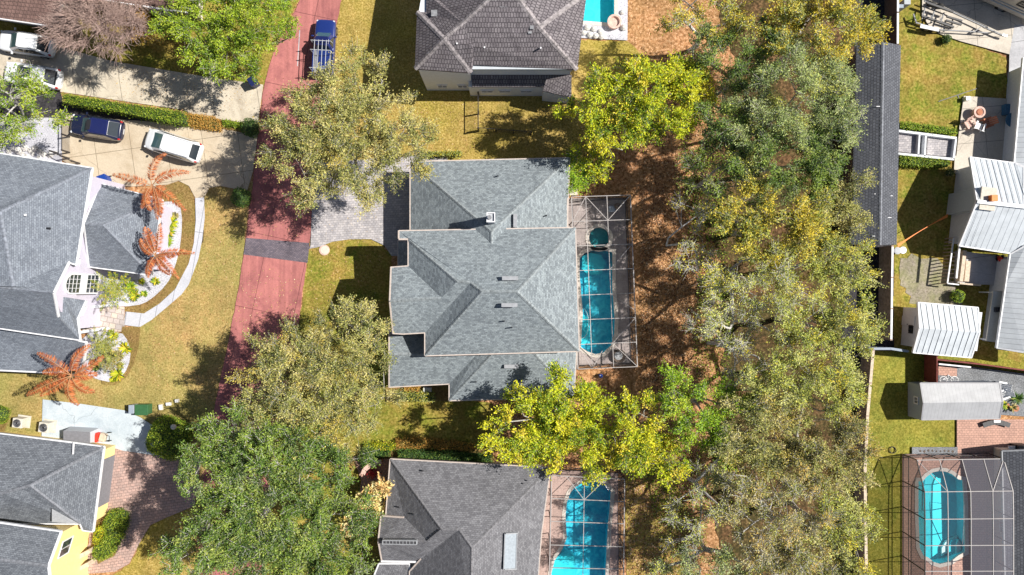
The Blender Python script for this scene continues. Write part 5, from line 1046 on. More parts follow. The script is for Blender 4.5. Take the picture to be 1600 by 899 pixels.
# ------------------------------------------------------------------ vehicles
def make_car(name, label, cat, Lx, Wy, Hz, paint, kind, roofmat=None, group=None):
    t = thing(name, label, cat, (0, 0, 0), group)
    hood = {'suv': .26, 'van': .19, 'pickup': .24}[kind]; belt = Hz * .60
    st = [(0, .50, .50), (.012, .70, .56), (.04, .86, .62), (.09, .95, .65), (hood, 1.0, .70 if kind != 'van' else .78), (.45, 1.0, .72), (.75, 1.0, .73), (.90, .97, .73), (.955, .91, .71), (.985, .80, .66), (1.0, .62, .5)]
    if kind == 'pickup': st = [(0, .80, .52), (.02, .92, .60), (.08, .98, .66), (hood, 1, .70), (.5, 1, .70), (.75, 1, .69), (.98, 1, .69), (1.0, .97, .62)]
    mb = MB(); k = 11; ring = []
    for f, wf, zf in st:
        x = Lx * (.5 - f); hw = Wy / 2 * wf; top = Hz * .86 * zf / .73 * .70 / .70 * .83; top = belt * zf / .70; bz = .24 if 0.02 < f < .98 else .36
        ring.append([(x, -hw * .86, bz), (x, -hw * .98, bz + .14), (x, -hw, top * .62), (x, -hw * .985, top * .86), (x, -hw * .90, top * .97), (x, -hw * .5, top * 1.015), (x, 0, top * 1.025), (x, hw * .5, top * 1.015), (x, hw * .90, top * .97), (x, hw * .985, top * .86), (x, hw, top * .62), (x, hw * .98, bz + .14), (x, hw * .86, bz)])
    n = len(ring[0]); vs = [p for r_ in ring for p in r_]; fs = []
    for i in range(len(ring) - 1):
        for j in range(n): fs.append((i * n + j, i * n + (j + 1) % n, (i + 1) * n + (j + 1) % n, (i + 1) * n + j))
    fs += [tuple(reversed(range(n))), tuple((len(ring) - 1) * n + j for j in range(n))]
    if kind == 'pickup':  # open bed: a recess behind the cab
        pass
    mb.add(vs, fs); body = part('body', mb, paint, t, smooth=True)
    md = body.modifiers.new('sub', 'SUBSURF'); md.levels = 1; md.render_levels = 2
    # cabin
    if kind == 'suv': c0, c1, c2, c3 = hood - .02, hood + .19, .81, .955
    elif kind == 'van': c0, c1, c2, c3 = hood - .05, hood + .19, .90, .975
    else: c0, c1, c2, c3 = hood + .01, hood + .12, .52, .56
    X = lambda f: Lx * (.5 - f); hb, ht = Wy / 2 * .91, Wy / 2 * .78; zb = belt * .99; zt = Hz
    rb = [(X(c0), hb * .76), (X(c0 + .07), hb), (X(c3 - .04), hb), (X(c3), hb * .78)]; rt = [(X(c1), ht * .86), (X(c1 + .05), ht), (X(c2 - .03), ht * .98), (X(c2), ht * .82)]
    def ringp(r_, z, cr=0): return [(x, -y, z - (0.03 if i in (0, 3) else 0)) for i, (x, y) in enumerate(r_)] + [(x, y, z - (0.03 if i in (0, 3) else 0)) for i, (x, y) in reversed(list(enumerate(r_)))]
    b_, t_ = ringp(rb, zb), ringp(rt, zt - .05); mb = MB(); vs = b_ + t_; m = 8
    fs = [(i, (i + 1) % m, m + (i + 1) % m, m + i) for i in range(m)] + [tuple(range(m, 2 * m))]; mb.add(vs, fs); cab = part('cabin', mb, paint, t, bevel=.12)
    rm = MB(); up = ringp([(x, y * .90) for x, y in rt], zt - .055); top = [(x * .98, y * .90, zt) for x, y, z in up]; rm.add(up + top, [(i, (i + 1) % m, m + (i + 1) % m, m + i) for i in range(m)] + [tuple(range(m, 2 * m))])
    part('roof', rm, roofmat or paint, t, bevel=.03)
    def glass(nm, q, mat='glass_dark', ins=.07, off=.02):
        q = [Vector(p) for p in q]; c = sum(q, Vector()) / 4; nn = (q[1] - q[0]).cross(q[3] - q[0]).normalized()
        if nn.dot(c - Vector((0, 0, zb * .8))) < 0: nn = -nn
        q = [p.lerp(c, ins) + nn * off for p in q]; g = MB(); g.add(q + [p - nn * .03 for p in q], [(0, 1, 2, 3), (7, 6, 5, 4), (0, 4, 5, 1), (1, 5, 6, 2), (2, 6, 7, 3), (3, 7, 4, 0)]); return part(nm, g, mat, t)
    glass('windshield', [b_[0], b_[7], t_[7], t_[0]], 'glass_teal'); glass('rear_window', [b_[3], b_[4], t_[4], t_[3]])
    for a, b in ((1, 2), (6, 5)):
        B0, B1, T0, T1 = Vector(b_[a]), Vector(b_[b]), Vector(t_[a]), Vector(t_[b]); nw = 3 if kind != 'pickup' else 1
        for q in range(nw): glass('side_window', [B0.lerp(B1, q / nw), B0.lerp(B1, (q + 1) / nw), T0.lerp(T1, (q + 1) / nw), T0.lerp(T1, q / nw)], ins=.06)
    for sy in (-1, 1):
        for f in (.17, .80):
            w_ = MB(); c = Vector((X(f), sy * (Wy / 2 - .11), .34)); w_.tube([c - Vector((0, sy * .11, 0)), c + Vector((0, sy * .10, 0))], [.34, .34], 20); ty = part('wheel', w_, 'tyre', t)
            r_ = MB(); r_.tube([c + Vector((0, sy * .05, 0)), c + Vector((0, sy * .112, 0))], [.2, .21], 14); part('rim', r_, 'rim', ty)
        mi = MB(); mi.box((X(c0 + .07), sy * (Wy / 2 + .09), zb + .04), (.12, .22, .15), 0); part('mirror', mi, paint if kind != 'van' else 'black_plastic', t, bevel=.03)
        hl = MB(); hl.box((X(.045), sy * Wy * .36, belt * .80), (.16, .28, .1), sy * -.6); part('headlight', hl, 'lamp_clear', t, bevel=.03)
        tl = MB(); tl.box((X(.968), sy * Wy * .405, belt * .92), (.16, .13, .2), sy * .3); part('taillight', tl, 'lamp_red', t, bevel=.03)
    np_ = MB(); np_.box((X(1.0) - .01, 0, belt * .62), (.02, .45, .13)); part('number_plate', np_, 'number_plate', t)
    return t, X, zt, zb, ht
def place(t, px, py, ang, z=0.8):
    p = W(px, py, z); t.location = (p.x, p.y, 0.02); t.rotation_euler = (0, 0, R(ang)); return t
VG = 'cars parked on the driveways'
def rails(t, X, zt, ht, a, b, mat='black_plastic'):
    for sy in (-1, 1):
        mb = MB(); mb.tube([(X(a), sy * ht * .86, zt), (X(a + .02), sy * ht * .88, zt + .05), (X(b - .02), sy * ht * .86, zt + .05), (X(b), sy * ht * .84, zt)], .02, 6); part('roof_rail', mb, mat, t)
t, X, zt, zb, ht = make_car('parked_car', 'white car with dark roof rails and red tail lights, nearest the top-left house', 'car', 4.75, 1.88, 1.68, 'paint_white', 'suv', group=VG); rails(t, X, zt, ht, .44, .84); place(t, 41, 68, 172)
t, X, zt, zb, ht = make_car('parked_car', 'white car with dark sunroof half hidden under a white-branched tree', 'car', 4.9, 1.9, 1.68, 'paint_white', 'suv', group=VG); rails(t, X, zt, ht, .44, .84)
mb = MB(); mb.box((X(.5), 0, zt + .012), (.9, .85, .02)); part('sunroof', mb, 'glass_dark', t); mb = MB(); mb.box((X(.955), 0, zb + .13), (.12, 1.1, .05)); part('spoiler', mb, 'black_plastic', t, bevel=.02); place(t, 51, 118, 171)
t, X, zt, zb, ht = make_car('parked_car', 'dark blue car parked beside the long green hedge', 'car', 4.5, 1.85, 1.62, 'paint_navy', 'suv', 'paint_blue', VG)
mb = MB(); mb.box((X(.455), 0, zt + .012), (.35, .85, .02)); part('sunroof', mb, 'black_plastic', t); place(t, 151, 199, 171)
mb = MB(); mb.tube([(X(.86), -.5, zt - .05), (X(.8), -.42, zt + .03), (X(.8), .42, zt + .03), (X(.86), .5, zt - .05)], .02, 6); part('roof_bar', mb, 'lamp_clear', t)
t, X, zt, zb, ht = make_car('minivan', 'white minivan alone in the middle of the cracked beige driveway', 'van', 4.9, 1.95, 1.78, 'paint_white', 'van', group=VG); rails(t, X, zt, ht * .98, .5, .9, 'trim_white'); place(t, 271, 228, 163)
for (x, y, s1) in ((.82, -.1, .22), (.86, .1, .1), (.9, -.3, .08)): mb = MB(); mb.box((X(x), y, zt + .01), (s1, .1, .02)); part('roof_mark', mb, 'black_plastic', t)
t, X, zt, zb, ht = make_car('pickup_truck', 'royal blue pickup with a white ladder rack parked on the red road', 'truck', 4.9, 1.78, 1.7, 'paint_royal', 'pickup', 'paint_blue')
mb = MB(); mb.box((X(.775), 0, zb - .02), (2.05, 1.5, .04)); part('bed_floor', mb, 'galvanised', t)
for sy in (-1, 1): mb = MB(); mb.box((X(.775), sy * .84, zb + .06), (2.15, .12, .14)); part('bed_side', mb, 'paint_royal', t, bevel=.02)
for f in (.46, .62, .93):
    mb = MB(); mb.tube([(X(f), -.86, 1.0 if f > .57 else 1.5), (X(f), -.84, 1.98), (X(f), .84, 1.98), (X(f), .86, 1.0 if f > .57 else 1.5)], .03, 6); part('rack_bar', mb, 'wall_grey', t)
for y in (-.55, -.18, .18, .55):
    mb = MB(); mb.bar((X(.45), y * .9, 2.03), (X(.97), y * .9, 2.03), .04); part('rack_rail', mb, 'wall_grey', t)
place(t, 507, 75, 87)

# ------------------------------------------------------------------ motorhome and boat trailer
t = thing('motorhome', 'long beige motorhome in the shade at the top right corner', 'motorhome', W(1560, -5, 0))
a, b = W(1452, -28, 0), W(1606, 42, 0); d = (b - a).normalized(); n = Vector((-d.y, d.x, 0)); c = b - d * 5.2 + n * 1.25; rz = math.atan2(d.y, d.x)
mb = MB(); mb.box(c + Vector((0, 0, 1.85)), (10.4, 2.45, 2.6), rz); part('body', mb, 'paint_beige', t, bevel=.12)
mb = MB(); mb.box(c + Vector((0, 0, 3.19)), (10.1, 2.2, .08), rz); part('roof', mb, 'trim_white', t)
for q in (1.1, 2.0, -3.6):
    p = b - d * (3.0 if q == 1.1 else (8.6 if q < 0 else 3.9)) + n * .12 + Vector((0, 0, .5))
    if q == 2.0: continue
    mb = MB(); mb.tube([p, p + n * .3], [.5, .5], 20); w_ = part('wheel', mb, 'tyre', t); mb = MB(); mb.tube([p - n * .02, p + n * .05], [.24, .26], 14); part('rim', mb, 'rim', w_)
for q, z_, ww in ((2.0, 2.3, 1.4), (5.0, 2.3, 1.2), (7.6, 2.3, 1.0)): quad_window(t, b - d * q + Vector((0, 0, z_)) + n * .02, d, ww, .7, -n, frame='black_plastic')
mb = MB(); mb.bar(b - d * 1.0 + Vector((0, 0, 3.1)) - n * .08, b - d * 8.5 + Vector((0, 0, 3.1)) - n * .08, .14); part('awning', mb, 'wall_grey', t)
for z_, th_ in ((1.2, .14), (1.55, .05)): mb = MB(); mb.bar(b - d * .3 + Vector((0, 0, z_)) - n * .0, b - d * 9.8 + Vector((0, 0, z_)), .04, th_); part('stripe', mb, 'wall_slate', t)
t = thing('boat_trailer', 'empty silver boat trailer with bunks and twin wheels beside the motorhome', 'trailer', W(1475, 33, 0))
def tb(nm, pts, w_=.09, mat='galvanised', h_=None): mb = MB(); [mb.bar(pts[i], pts[i + 1], w_, h_) for i in range(len(pts) - 1)]; return part(nm, mb, mat, t)
T = lambda x, y, z=.6: W(x, y, z)
tb('side_rail', [T(1444, 2), T(1486, 18), T(1542, 44)], .09); tb('side_rail', [T(1432, 36), T(1470, 47), T(1522, 50), T(1548, 52)], .09)
tb('tongue', [T(1536, 42), T(1560, 53), T(1568, 56)], .12); tb('coupler', [T(1566, 55), T(1573, 57)], .16, 'steel')
for (x1, y1, x2, y2) in ((1446, 10, 1440, 33), (1461, 14, 1454, 37), (1475, 20, 1468, 41), (1489, 28, 1486, 46)): tb('cross_member', [T(x1, y1, .58), T(x2, y2, .58)], .09)
tb('bunk', [T(1440, 25, .95), T(1490, 43, .95)], .16, 'black_plastic'); tb('bunk', [T(1447, 4, .95), T(1489, 19, .95)], .16, 'black_plastic'); tb('bunk', [T(1479, 26, .8), T(1503, 33, .8)], .14, 'black_plastic'); tb('bunk', [T(1478, 32, .8), T(1502, 39, .8)], .14, 'black_plastic')
for (x, y) in ((1441, 25), (1455, 27), (1469, 31)): tb('guide_post', [T(x, y, .6), T(x + .5, y - 2, 1.5)], .07, 'trim_white')
for (x, y) in ((1447, 45), (1460, 48)):
    p = T(x, y, .34); dd = (T(1522, 50) - T(1432, 40)).normalized(); nn = Vector((-dd.y, dd.x, 0)); mb = MB(); mb.tube([p - nn * .12, p + nn * .12], [.33, .33], 18); w_ = part('wheel', mb, 'tyre', t); mb = MB(); mb.tube([p - nn * .14, p - nn * .1], [.18, .19], 12); part('rim', mb, 'rim', w_)
    p = T(x + 8, y - 38, .34); mb = MB(); mb.tube([p - nn * .12, p + nn * .12], [.33, .33], 18); part('wheel', mb, 'tyre', t)
mb = MB(); q = (T(1438, 41, .78), T(1467, 47, .78)); mb.bar(q[0], q[1], .3, .06); part('fender', mb, 'trim_white', t); tb('winch_post', [T(1540, 44, .6), T(1543, 44, 1.25)], .1, 'steel'); tb('jack', [T(1553, 50, .05), T(1554, 49, 1.0)], .08, 'steel'); tb('rear_bar', [T(1427, 22), T(1432, 37)], .1)
tb('cross_member', [T(1534, 41, .55), T(1522, 50, .55)], .08)

# ------------------------------------------------------------------ sheds, fences, garden walls
t = thing('storage_shed', 'long narrow building with dark charcoal shingle gable roof between trees and lawn', 'shed', W(1370, 230, 0))
roof('roof', [[(1338, 72, 2.6), (1380, 65.5, 3.5), (1375, 383, 3.5), (1330, 382.5, 2.6)], [(1380, 65.5, 3.5), (1407.5, 71, 2.7), (1401, 382.5, 2.7), (1375, 383, 3.5)]], 'shingle_charcoal', t, 2.6, 'cap_dark', trim=None, relax=False)
walls(t, inset([W(1339, 73, 2.6), W(1407, 73, 2.6), W(1401, 381, 2.6), W(1331, 381, 2.6)], .3), 2.42, 'wood_dark', win=False)
for (px, py, z) in ((1373, 166, 3.45), (1370, 303, 3.3), (1393, 306, 3.0), (1367, 323, 3.2), (1391, 340, 3.1), (1367, 369, 3.3)):
    vent_box(t, px, py, z + .12, (.3, .06, .04), mat='trim_white', name='roof_nail_strip')
t = thing('garden_shed', 'white garden shed with silver standing-seam gable roof and a wall door', 'shed', W(1470, 520, 0))
rw = [[(1435, 473, 2.3), (1528, 481, 2.3), (1531, 520, 3.1), (1437, 513, 3.1)], [(1437, 513, 3.1), (1531, 520, 3.1), (1518, 559, 2.3), (1427, 551, 2.3)]]
roof('roof', rw, 'metal_white', t, 2.3, None, trim='trim_white', relax=False, seams=.48)
f4 = [W(1411, 480, 0), W(1508, 487, 0), W(1500, 545, 0), W(1407, 539, 0)]; mb = MB(); mb.prism(f4, 0, 2.2); part('wall', mb, 'wall_white', t)
e0, e1 = f4[0], f4[3]; dd = (e1 - e0).normalized(); mb = MB(); ap = (e0 + e1) / 2
mb.add([e0 + Vector((0, 0, 2.19)), e1 + Vector((0, 0, 2.19)), ap + Vector((0, 0, 2.95)), e0 + Vector((.1, 0, 2.19)), e1 + Vector((.1, 0, 2.19)), ap + Vector((.1, 0, 2.95))], [(0, 1, 2), (3, 5, 4), (0, 2, 5, 3), (1, 4, 5, 2)]); part('gable', mb, 'wall_white', t)
quad_window(t, ap + dd * .2 + Vector((-.02, 0, 1.45)), dd, .7, .6, Vector((-1, .05, 0)), frame='frame_bronze', bars=(1, 0))
mb = MB(); mb.bar(ap - dd * .9 + Vector((-.03, 0, 1)), ap - dd * .1 + Vector((-.03, 0, 1)), .05, 1.9); dr = part('door', mb, 'wall_white', t); mb = MB(); mb.cyl(ap - dd * .2 + Vector((-.1, 0, .95)), .04, .08, 8); part('handle', mb, 'black_plastic', dr)
t = thing('storage_building', 'long grey storage building with pale ribbed gable roof beside the long wooden fence', 'shed', W(1490, 625, 0))
rw = [[(1438, 599, 2.0), (1562, 599, 2.0), (1567, 628, 2.5), (1443, 630, 2.5)], [(1443, 630, 2.5), (1567, 628, 2.5), (1562, 654, 2.0), (1440, 656, 2.0)]]
roof('roof', rw, 'metal_ribbed', t, 2.0, None, trim='metal_ribbed', relax=False, th=.1)
f4 = [W(1418, 597, 0), W(1535, 594, 0), W(1535, 645, 0), W(1418, 650, 0)]; mb = MB(); mb.prism(f4, 0, 1.95); part('wall', mb, 'wall_slate', t)
e0, e1 = f4[0], f4[3]; dd = (e1 - e0).normalized(); ap = (e0 + e1) / 2; mb = MB(); mb.add([e0 + Vector((0, 0, 1.94)), e1 + Vector((0, 0, 1.94)), ap + Vector((0, 0, 2.42)), e0 + Vector((.1, 0, 1.94)), e1 + Vector((.1, 0, 1.94)), ap + Vector((.1, 0, 2.42))], [(0, 1, 2), (3, 5, 4), (0, 2, 5, 3), (1, 4, 5, 2)]); part('gable', mb, 'wall_slate', t)
quad_window(t, ap + Vector((-.02, .1, 1.35)), dd, .65, .6, Vector((-1, 0, 0)))
def fence(label, pts, hgt, mat, th=.05, name='fence', cat='fence', post=2.4, pmat=None, cap=None, base=None, capw=None, pname='post'):
    P = [W(a, b, hgt) for a, b in pts]; P = [Vector((p.x, p.y, 0)) for p in P]; t = thing(name, label, cat, P[0])
    mb = MB()
    for i in range(len(P) - 1): mb.bar(P[i] + Vector((0, 0, hgt / 2 + .02)), P[i + 1] + Vector((0, 0, hgt / 2 + .02)), th, hgt)
    part('panel', mb, mat, t)
    if cap:
        mb = MB()
        for i in range(len(P) - 1): mb.bar(P[i] + Vector((0, 0, hgt + .05)), P[i + 1] + Vector((0, 0, hgt + .05)), capw or th * 1.6, .06)
        part('cap', mb, cap, t)
    if post:
        for i in range(len(P) - 1):
            L_ = (P[i + 1] - P[i]).length; k = max(1, int(L_ / post))
            for q in range(k + (i == len(P) - 2)): mb = MB(); p = P[i].lerp(P[i + 1], q / k); mb.box(p + Vector((0, 0, hgt / 2 + .04)), (th + .08, .12, hgt + .1)); part(pname, mb, pmat or mat, t)
    return t
fence('tall white-capped wall running up from the long dark roof to the top edge', [(1403, -80), (1402, 70)], 2.0, 'wood_dark', .12, cap='trim_white', capw=.16)
fence('tall white-capped fence running down from the long dark roof past the white shed', [(1394, 385), (1392, 531)], 2.0, 'wood_fence', .12, cap='trim_white', capw=.16)
fence('long pale wooden fence along the lush lawn at lower right', [(1364, 547), (1355, 650), (1351, 740), (1354, 960)], 1.8, 'wood_fence', .10, cap='wood_pale', capw=.24)
fence('short grey fence piece joining the white-capped fence to the white shed', [(1358, 545), (1392, 545), (1418, 549)], 1.7, 'wall_slate', .08, cap='wall_slate', capw=.2)
fence('dark red wooden screen between the white shed and the ribbed storage building', [(1464, 556), (1464, 599)], 1.8, 'wood_red', .08)
fence('dark red fence running right from the white shed along the gravel', [(1464, 562), (1530, 569), (1720, 595)], 1.7, 'wood_red', .07, cap='wood_red')
fence('thin white pipe fence above the gravel beside the dark red fence', [(1467, 569), (1517, 574)], .9, 'trim_white', .12, post=None)
fence('black metal gate fence on the grass below the tiled-roof house', [(747, 145), (747, 200)], 1.3, 'mesh_screen', .03, post=1.2, pmat='frame_bronze', cap='frame_bronze', capw=.06)
fence('short wire fence crossing the grass right of the black metal gate fence', [(747, 200), (830, 206)], 1.0, 'mesh_screen', .03, post=1.5, pmat='frame_bronze', cap='frame_bronze', capw=.04)
fence('thin dark fence around the white stones above the left house', [(97, 185), (97, 235)], 1.1, 'mesh_screen', .03, post=1.0, pmat='frame_bronze', cap='frame_bronze', capw=.05)
fence('low dark gate beside the roof corner of the left house', [(78, 236), (112, 252)], 1.2, 'mesh_screen', .03, post=.9, pmat='frame_bronze', cap='frame_bronze', capw=.06)
# raised planter bays with white walls
t = thing('raised_planter', 'white-walled raised planter with two bays of grey pebbles beside the long dark roof', 'planter', W(1450, 225, 0))
def wallb(a, b, w_=.2, h_=.7): mb = MB(); mb.bar(W(*a, h_) + Vector((0, 0, -h_ / 2)), W(*b, h_) + Vector((0, 0, -h_ / 2)), w_, h_); part('wall', mb, 'wall_white', t)
wallb((1400, 204), (1495, 216)); wallb((1400, 240), (1491, 249)); wallb((1494, 217), (1490, 248), .16); wallb((1437, 210), (1435, 243), .14); wallb((1447, 211), (1445, 244), .14)
mb = MB(); mb.prism([W(1400, 206, 0), W(1436, 210, 0), W(1434, 242, 0), W(1400, 238, 0)], .05, .3); part('pebble_fill', mb, 'paver_light', t)
mb = MB(); mb.prism([W(1447, 211, 0), W(1492, 218, 0), W(1489, 247, 0), W(1445, 243, 0)], .05, .3); part('pebble_fill', mb, 'paver_light', t)

# raised deck with railing beside the chimney house
t = thing('raised_deck', 'raised grey deck with slatted railing below the chimney house', 'deck', W(1535, 420, 0))
dk = [W(1498, 392, .55), W(1578, 402, .55), W(1570, 446, .55), W(1496, 443, .55)]; mb = MB(); mb.prism([Vector((p.x, p.y, 0)) for p in dk], .02, .55); part('platform', mb, 'concrete_grey', t)
mb = MB(); mb.bar(W(1505, 392, .85), W(1499, 440, .85), .3, .5); part('bench', mb, 'wood_pale', t); mb = MB(); mb.bar(W(1512, 408, .7), W(1509, 440, .7), .4, .25); part('bench_step', mb, 'wood_pale', t)
mb = MB(); mb.bar(W(1497, 443, .75), W(1530, 446, .75), .14, .5); part('edge_beam', mb, 'wood_pale', t)
mb = MB(); mb.bar(W(1490, 372, 1.2), W(1480, 443, 1.2), .1, .1); mb.bar(W(1499, 386, 2.2), W(1494, 435, 2.2), .14, .12); mb.bar(W(1480, 443, 1.2), W(1498, 445, 1.2), .1, .1); part('top_rail', mb, 'trim_white', t)
for k in range(14): mb = MB(); p = W(1490, 372, 1.2).lerp(W(1480, 443, 1.2), k / 13); mb.bar(Vector((p.x, p.y, .05)), p, .08); part('baluster', mb, 'wood_fence', t)
for k in range(8): mb = MB(); p = W(1487, 395, .3).lerp(W(1483, 441, .3), k / 7); mb.bar(p, p + Vector((.7, .02, 0)), .1, .05); part('step_slat', mb, 'wood_pale', t)
t = thing('garden_cart', 'red wheelbarrow-like cart standing on the raised grey deck', 'cart', W(1552, 408, .56)); p = W(1553, 407, 0)
mb = MB(); mb.tube([p + Vector((-.2, .35, .8)), p + Vector((.0, 0, .85)), p + Vector((.2, -.35, .75))], [.1, .2, .12], 10); part('seat', mb, 'red_fabric', t)
for s_ in (-.22, .22): mb = MB(); q = p + Vector((s_, .3, .75)); mb.tube([q + Vector((-.04, 0, 0)), q + Vector((.04, 0, 0))], [.16, .16], 14); part('wheel', mb, 'tyre', t)
mb = MB(); mb.tube([p + Vector((-.3, .4, 1.0)), p + Vector((0, .38, 1.05)), p + Vector((.3, .4, 1.0))], .025, 6); part('handlebar', mb, 'black_plastic', t); mb = MB(); mb.bar(p + Vector((-.15, .2, .55)), p + Vector((.15, -.3, .6)), .3, .12); part('frame', mb, 'black_plastic', t)
t = thing('patio_cover', 'pale lean-to cover against the white roof at the right edge', 'cover', W(1550, 500, 0))
mb = MB(); mb.prism([W(1552, 455, 2.0), W(1570, 455, 2.0), W(1558, 535, 2.0), W(1541, 533, 2.0)], 1.92, 2.0); part('panel', mb, 'wall_cream', t); mb = MB(); mb.box(W(1558, 484, 2.1), (.4, .4, .2)); part('vent', mb, 'black_plastic', t); 
for a_, b_ in ((1553, 457), (1543, 531)): mb = MB(); q = W(a_, b_, 0); q = Vector((W(a_, b_, 2).x + .1, W(a_, b_, 2).y, 0)); mb.bar(q, q + Vector((0, 0, 1.92)), .1); part('post', mb, 'trim_white', t)
# red strap between fence and chimney
mb = MB(); a, b = W(1403, 384, 2.2), W(1481, 337, 1.6); k = 10; pts = [a.lerp(b, i / k) + Vector((0, 0, -.35 * math.sin(math.pi * i / k))) for i in range(k + 1)]
n_ = Vector((0, 1, 0)); wd = [.30, .20, .13, .10, .07, .06, .06, .07, .1, .2, .28]
mb.v = [p + n_ * s_ * w_ for p, w_ in zip(pts, wd) for s_ in (-.5, .5)] + [p + n_ * s_ * w_ + Vector((0, 0, -.02)) for p, w_ in zip(pts, wd) for s_ in (-.5, .5)]
mb.f = [(2 * i, 2 * i + 1, 2 * i + 3, 2 * i + 2) for i in range(k)] + [(22 + 2 * i, 24 + 2 * i, 25 + 2 * i, 23 + 2 * i) for i in range(k)]
single('shade_strap', 'red-orange fabric strap stretched from the fence to the pale chimney', 'strap', mb, 'orange_fabric', a * 1.0)
t = thing('bucket', 'round white bucket beside the fence at the end of the long dark roof', 'bucket', W(1407, 389, 0)); mb = MB(); mb.tube_z(W(1402, 392, .02), [(0, .22), (.5, .28), (.9, .3)], 18); part('tub', mb, 'plastic_white', t); mb = MB(); mb.tube_z(W(1402, 392, .92), [(0, .31), (.05, .31), (.08, .2)], 18); part('lid', mb, 'wall_grey', t)

# ------------------------------------------------------------------ patio furniture
t = thing('fire_pit', 'round pinkish stone fire pit table on the small patio', 'fire pit', W(1524, 178, 0)); c = W(1522, 178.5, .07); mb = MB(); mb.tube_z(c, [(0, .42), (.5, .36), (.62, .49), (.74, .5), (.74, .36), (.68, .3)], 28); part('bowl', mb, 'pink_stone', t); mb = MB(); mb.tube_z(c + Vector((0, 0, .7)), [(0, .28), (.05, .22)], 20); part('burner', mb, 'terracotta', t)
def chair(label, px, py, rz, mat, name='patio_chair', group='chairs on the small patio'):
    t = thing(name, label, 'chair', W(px, py, .1), group, rz=0); b = W(px, py, .1); m = Matrix.Rotation(R(rz), 3, 'Z'); q = lambda x, y, z: b + m @ Vector((x, y, z))
    for k in range(4): mb = MB(); mb.bar(q(-.24 + k * .16, -.25, .38), q(-.24 + k * .16, .28, .32), .13, .03); part('seat_slat', mb, mat, t)
    for k in range(4): mb = MB(); mb.bar(q(-.24 + k * .16, .26, .33), q(-.24 + k * .17, .55, 1.0), .13, .03); part('back_slat', mb, mat, t)
    for s_ in (-.36, .36):
        mb = MB(); mb.bar(q(s_, -.3, .6), q(s_, .4, .58), .14, .03); part('armrest', mb, mat, t); mb = MB(); mb.bar(q(s_, -.25, 0), q(s_, -.25, .6), .08); part('leg', mb, mat, t); mb = MB(); mb.bar(q(s_, .35, 0), q(s_, .3, .58), .08); part('leg', mb, mat, t)
    return t
chair('brown reclining chair right of the fire pit at the shade edge', 1537, 194, -70, 'terracotta'); chair('pinkish chair below the fire pit, casting a long shadow', 1510, 196, 30, 'pink_stone'); chair('white chair between the brown and pinkish chairs below the fire pit', 1525, 199, 160, 'plastic_white')
chair('white plastic chair right of the pale ribbed roof, upper one', 1558, 603, -100, 'plastic_white', group='white chairs on the gravel'); chair('white plastic chair right of the pale ribbed roof, lower one', 1562, 615, -70, 'plastic_white', group='white chairs on the gravel')
t = thing('patio_table', 'round blue-covered table in the shade by the white metal roof', 'table', W(1570, 192, 0)); c = W(1573, 191, .08); mb = MB(); mb.tube_z(c, [(.7, .62), (.75, .64), (.78, .6)], 26); part('tabletop', mb, 'teal_cover', t)
mb = MB(); mb.tube_z(c, [(0, .3), (.05, .28), (.1, .06), (.7, .06)], 12); part('pedestal', mb, 'black_plastic', t)
single('storage_box', 'teal-blue box against the wall in the shade above the round blue table', 'box', MB().box(W(1575, 172, .35), (.9, .9, .6)), 'teal_cover', W(1575, 172, 0), bevel=.04)
single('side_table', 'small white box at the corner of the small patio above the fire pit', 'box', MB().box(W(1510, 155, .3), (.4, .36, .5), .1), 'plastic_white', W(1510, 155, 0), bevel=.03)
t = thing('long_pole', 'thin dark pole lying across the lawn above the small patio', 'pole', W(1495, 150, 0)); mb = MB(); mb.bar(W(1466, 159, .06), W(1528, 138, .06), .07); part('shaft', mb, 'frame_bronze', t); mb = MB(); mb.bar(W(1496, 149, .05), W(1498, 154, .05), .07); part('bracket', mb, 'frame_bronze', t)
t = thing('utility_box', 'small grey box on top of the white-capped wall at the top edge', 'box', W(1408, 10, 0)); mb = MB(); mb.box(W(1408, 10, 1.0), (.55, .45, 1.9)); part('cabinet', mb, 'wall_grey', t, bevel=.03); mb = MB(); mb.box(W(1408, 10, 1.98), (.4, .3, .06)); part('lid', mb, 'wall_slate', t)
# right lower yard items
t = thing('curved_bench', 'dark curved seat with white edge on the pink pavers', 'bench', W(1558, 663, 0))
mb = MB(); P = [W(1536 + 42 * s_, 665 - 5 * math.sin(math.pi * s_), .45) for s_ in np.linspace(0, 1, 9)]
for i in range(8): mb.bar(P[i], P[i + 1], .42, .08)
part('seat', mb, 'black_plastic', t); mb = MB(); mb.bar(P[3] + Vector((0, .12, .07)), P[5] + Vector((0, .12, .07)), .22, .05); part('cushion', mb, 'plastic_white', t)
for i in (1, 4, 7): mb = MB(); mb.bar(Vector((P[i].x, P[i].y, .02)), P[i], .12); part('leg', mb, 'black_plastic', t)
t = thing('barbecue', 'black covered barbecue with white side shelf beside the domed cage', 'barbecue', W(1580, 700, 0)); c = W(1585, 697, 0)
mb = MB(); mb.box(c + Vector((0, 0, .5)), (1.1, .6, .8)); part('cabinet', mb, 'black_plastic', t, bevel=.04); mb = MB(); mb.tube([c + Vector((-.5, .0, .95)), c + Vector((.5, 0, .95))], [.3, .3], 14); part('lid', mb, 'black_plastic', t); mb = MB(); mb.box(c + Vector((-.85, -.05, .85)), (.6, .5, .06)); part('side_shelf', mb, 'plastic_white', t); mb = MB(); mb.box(c + Vector((.85, -.05, .85)), (.6, .5, .06)); part('side_shelf', mb, 'plastic_white', t)
t = thing('bicycle', 'white bicycle lying on the gravel against the ribbed roof building', 'bicycle', W(1480, 590, 0))
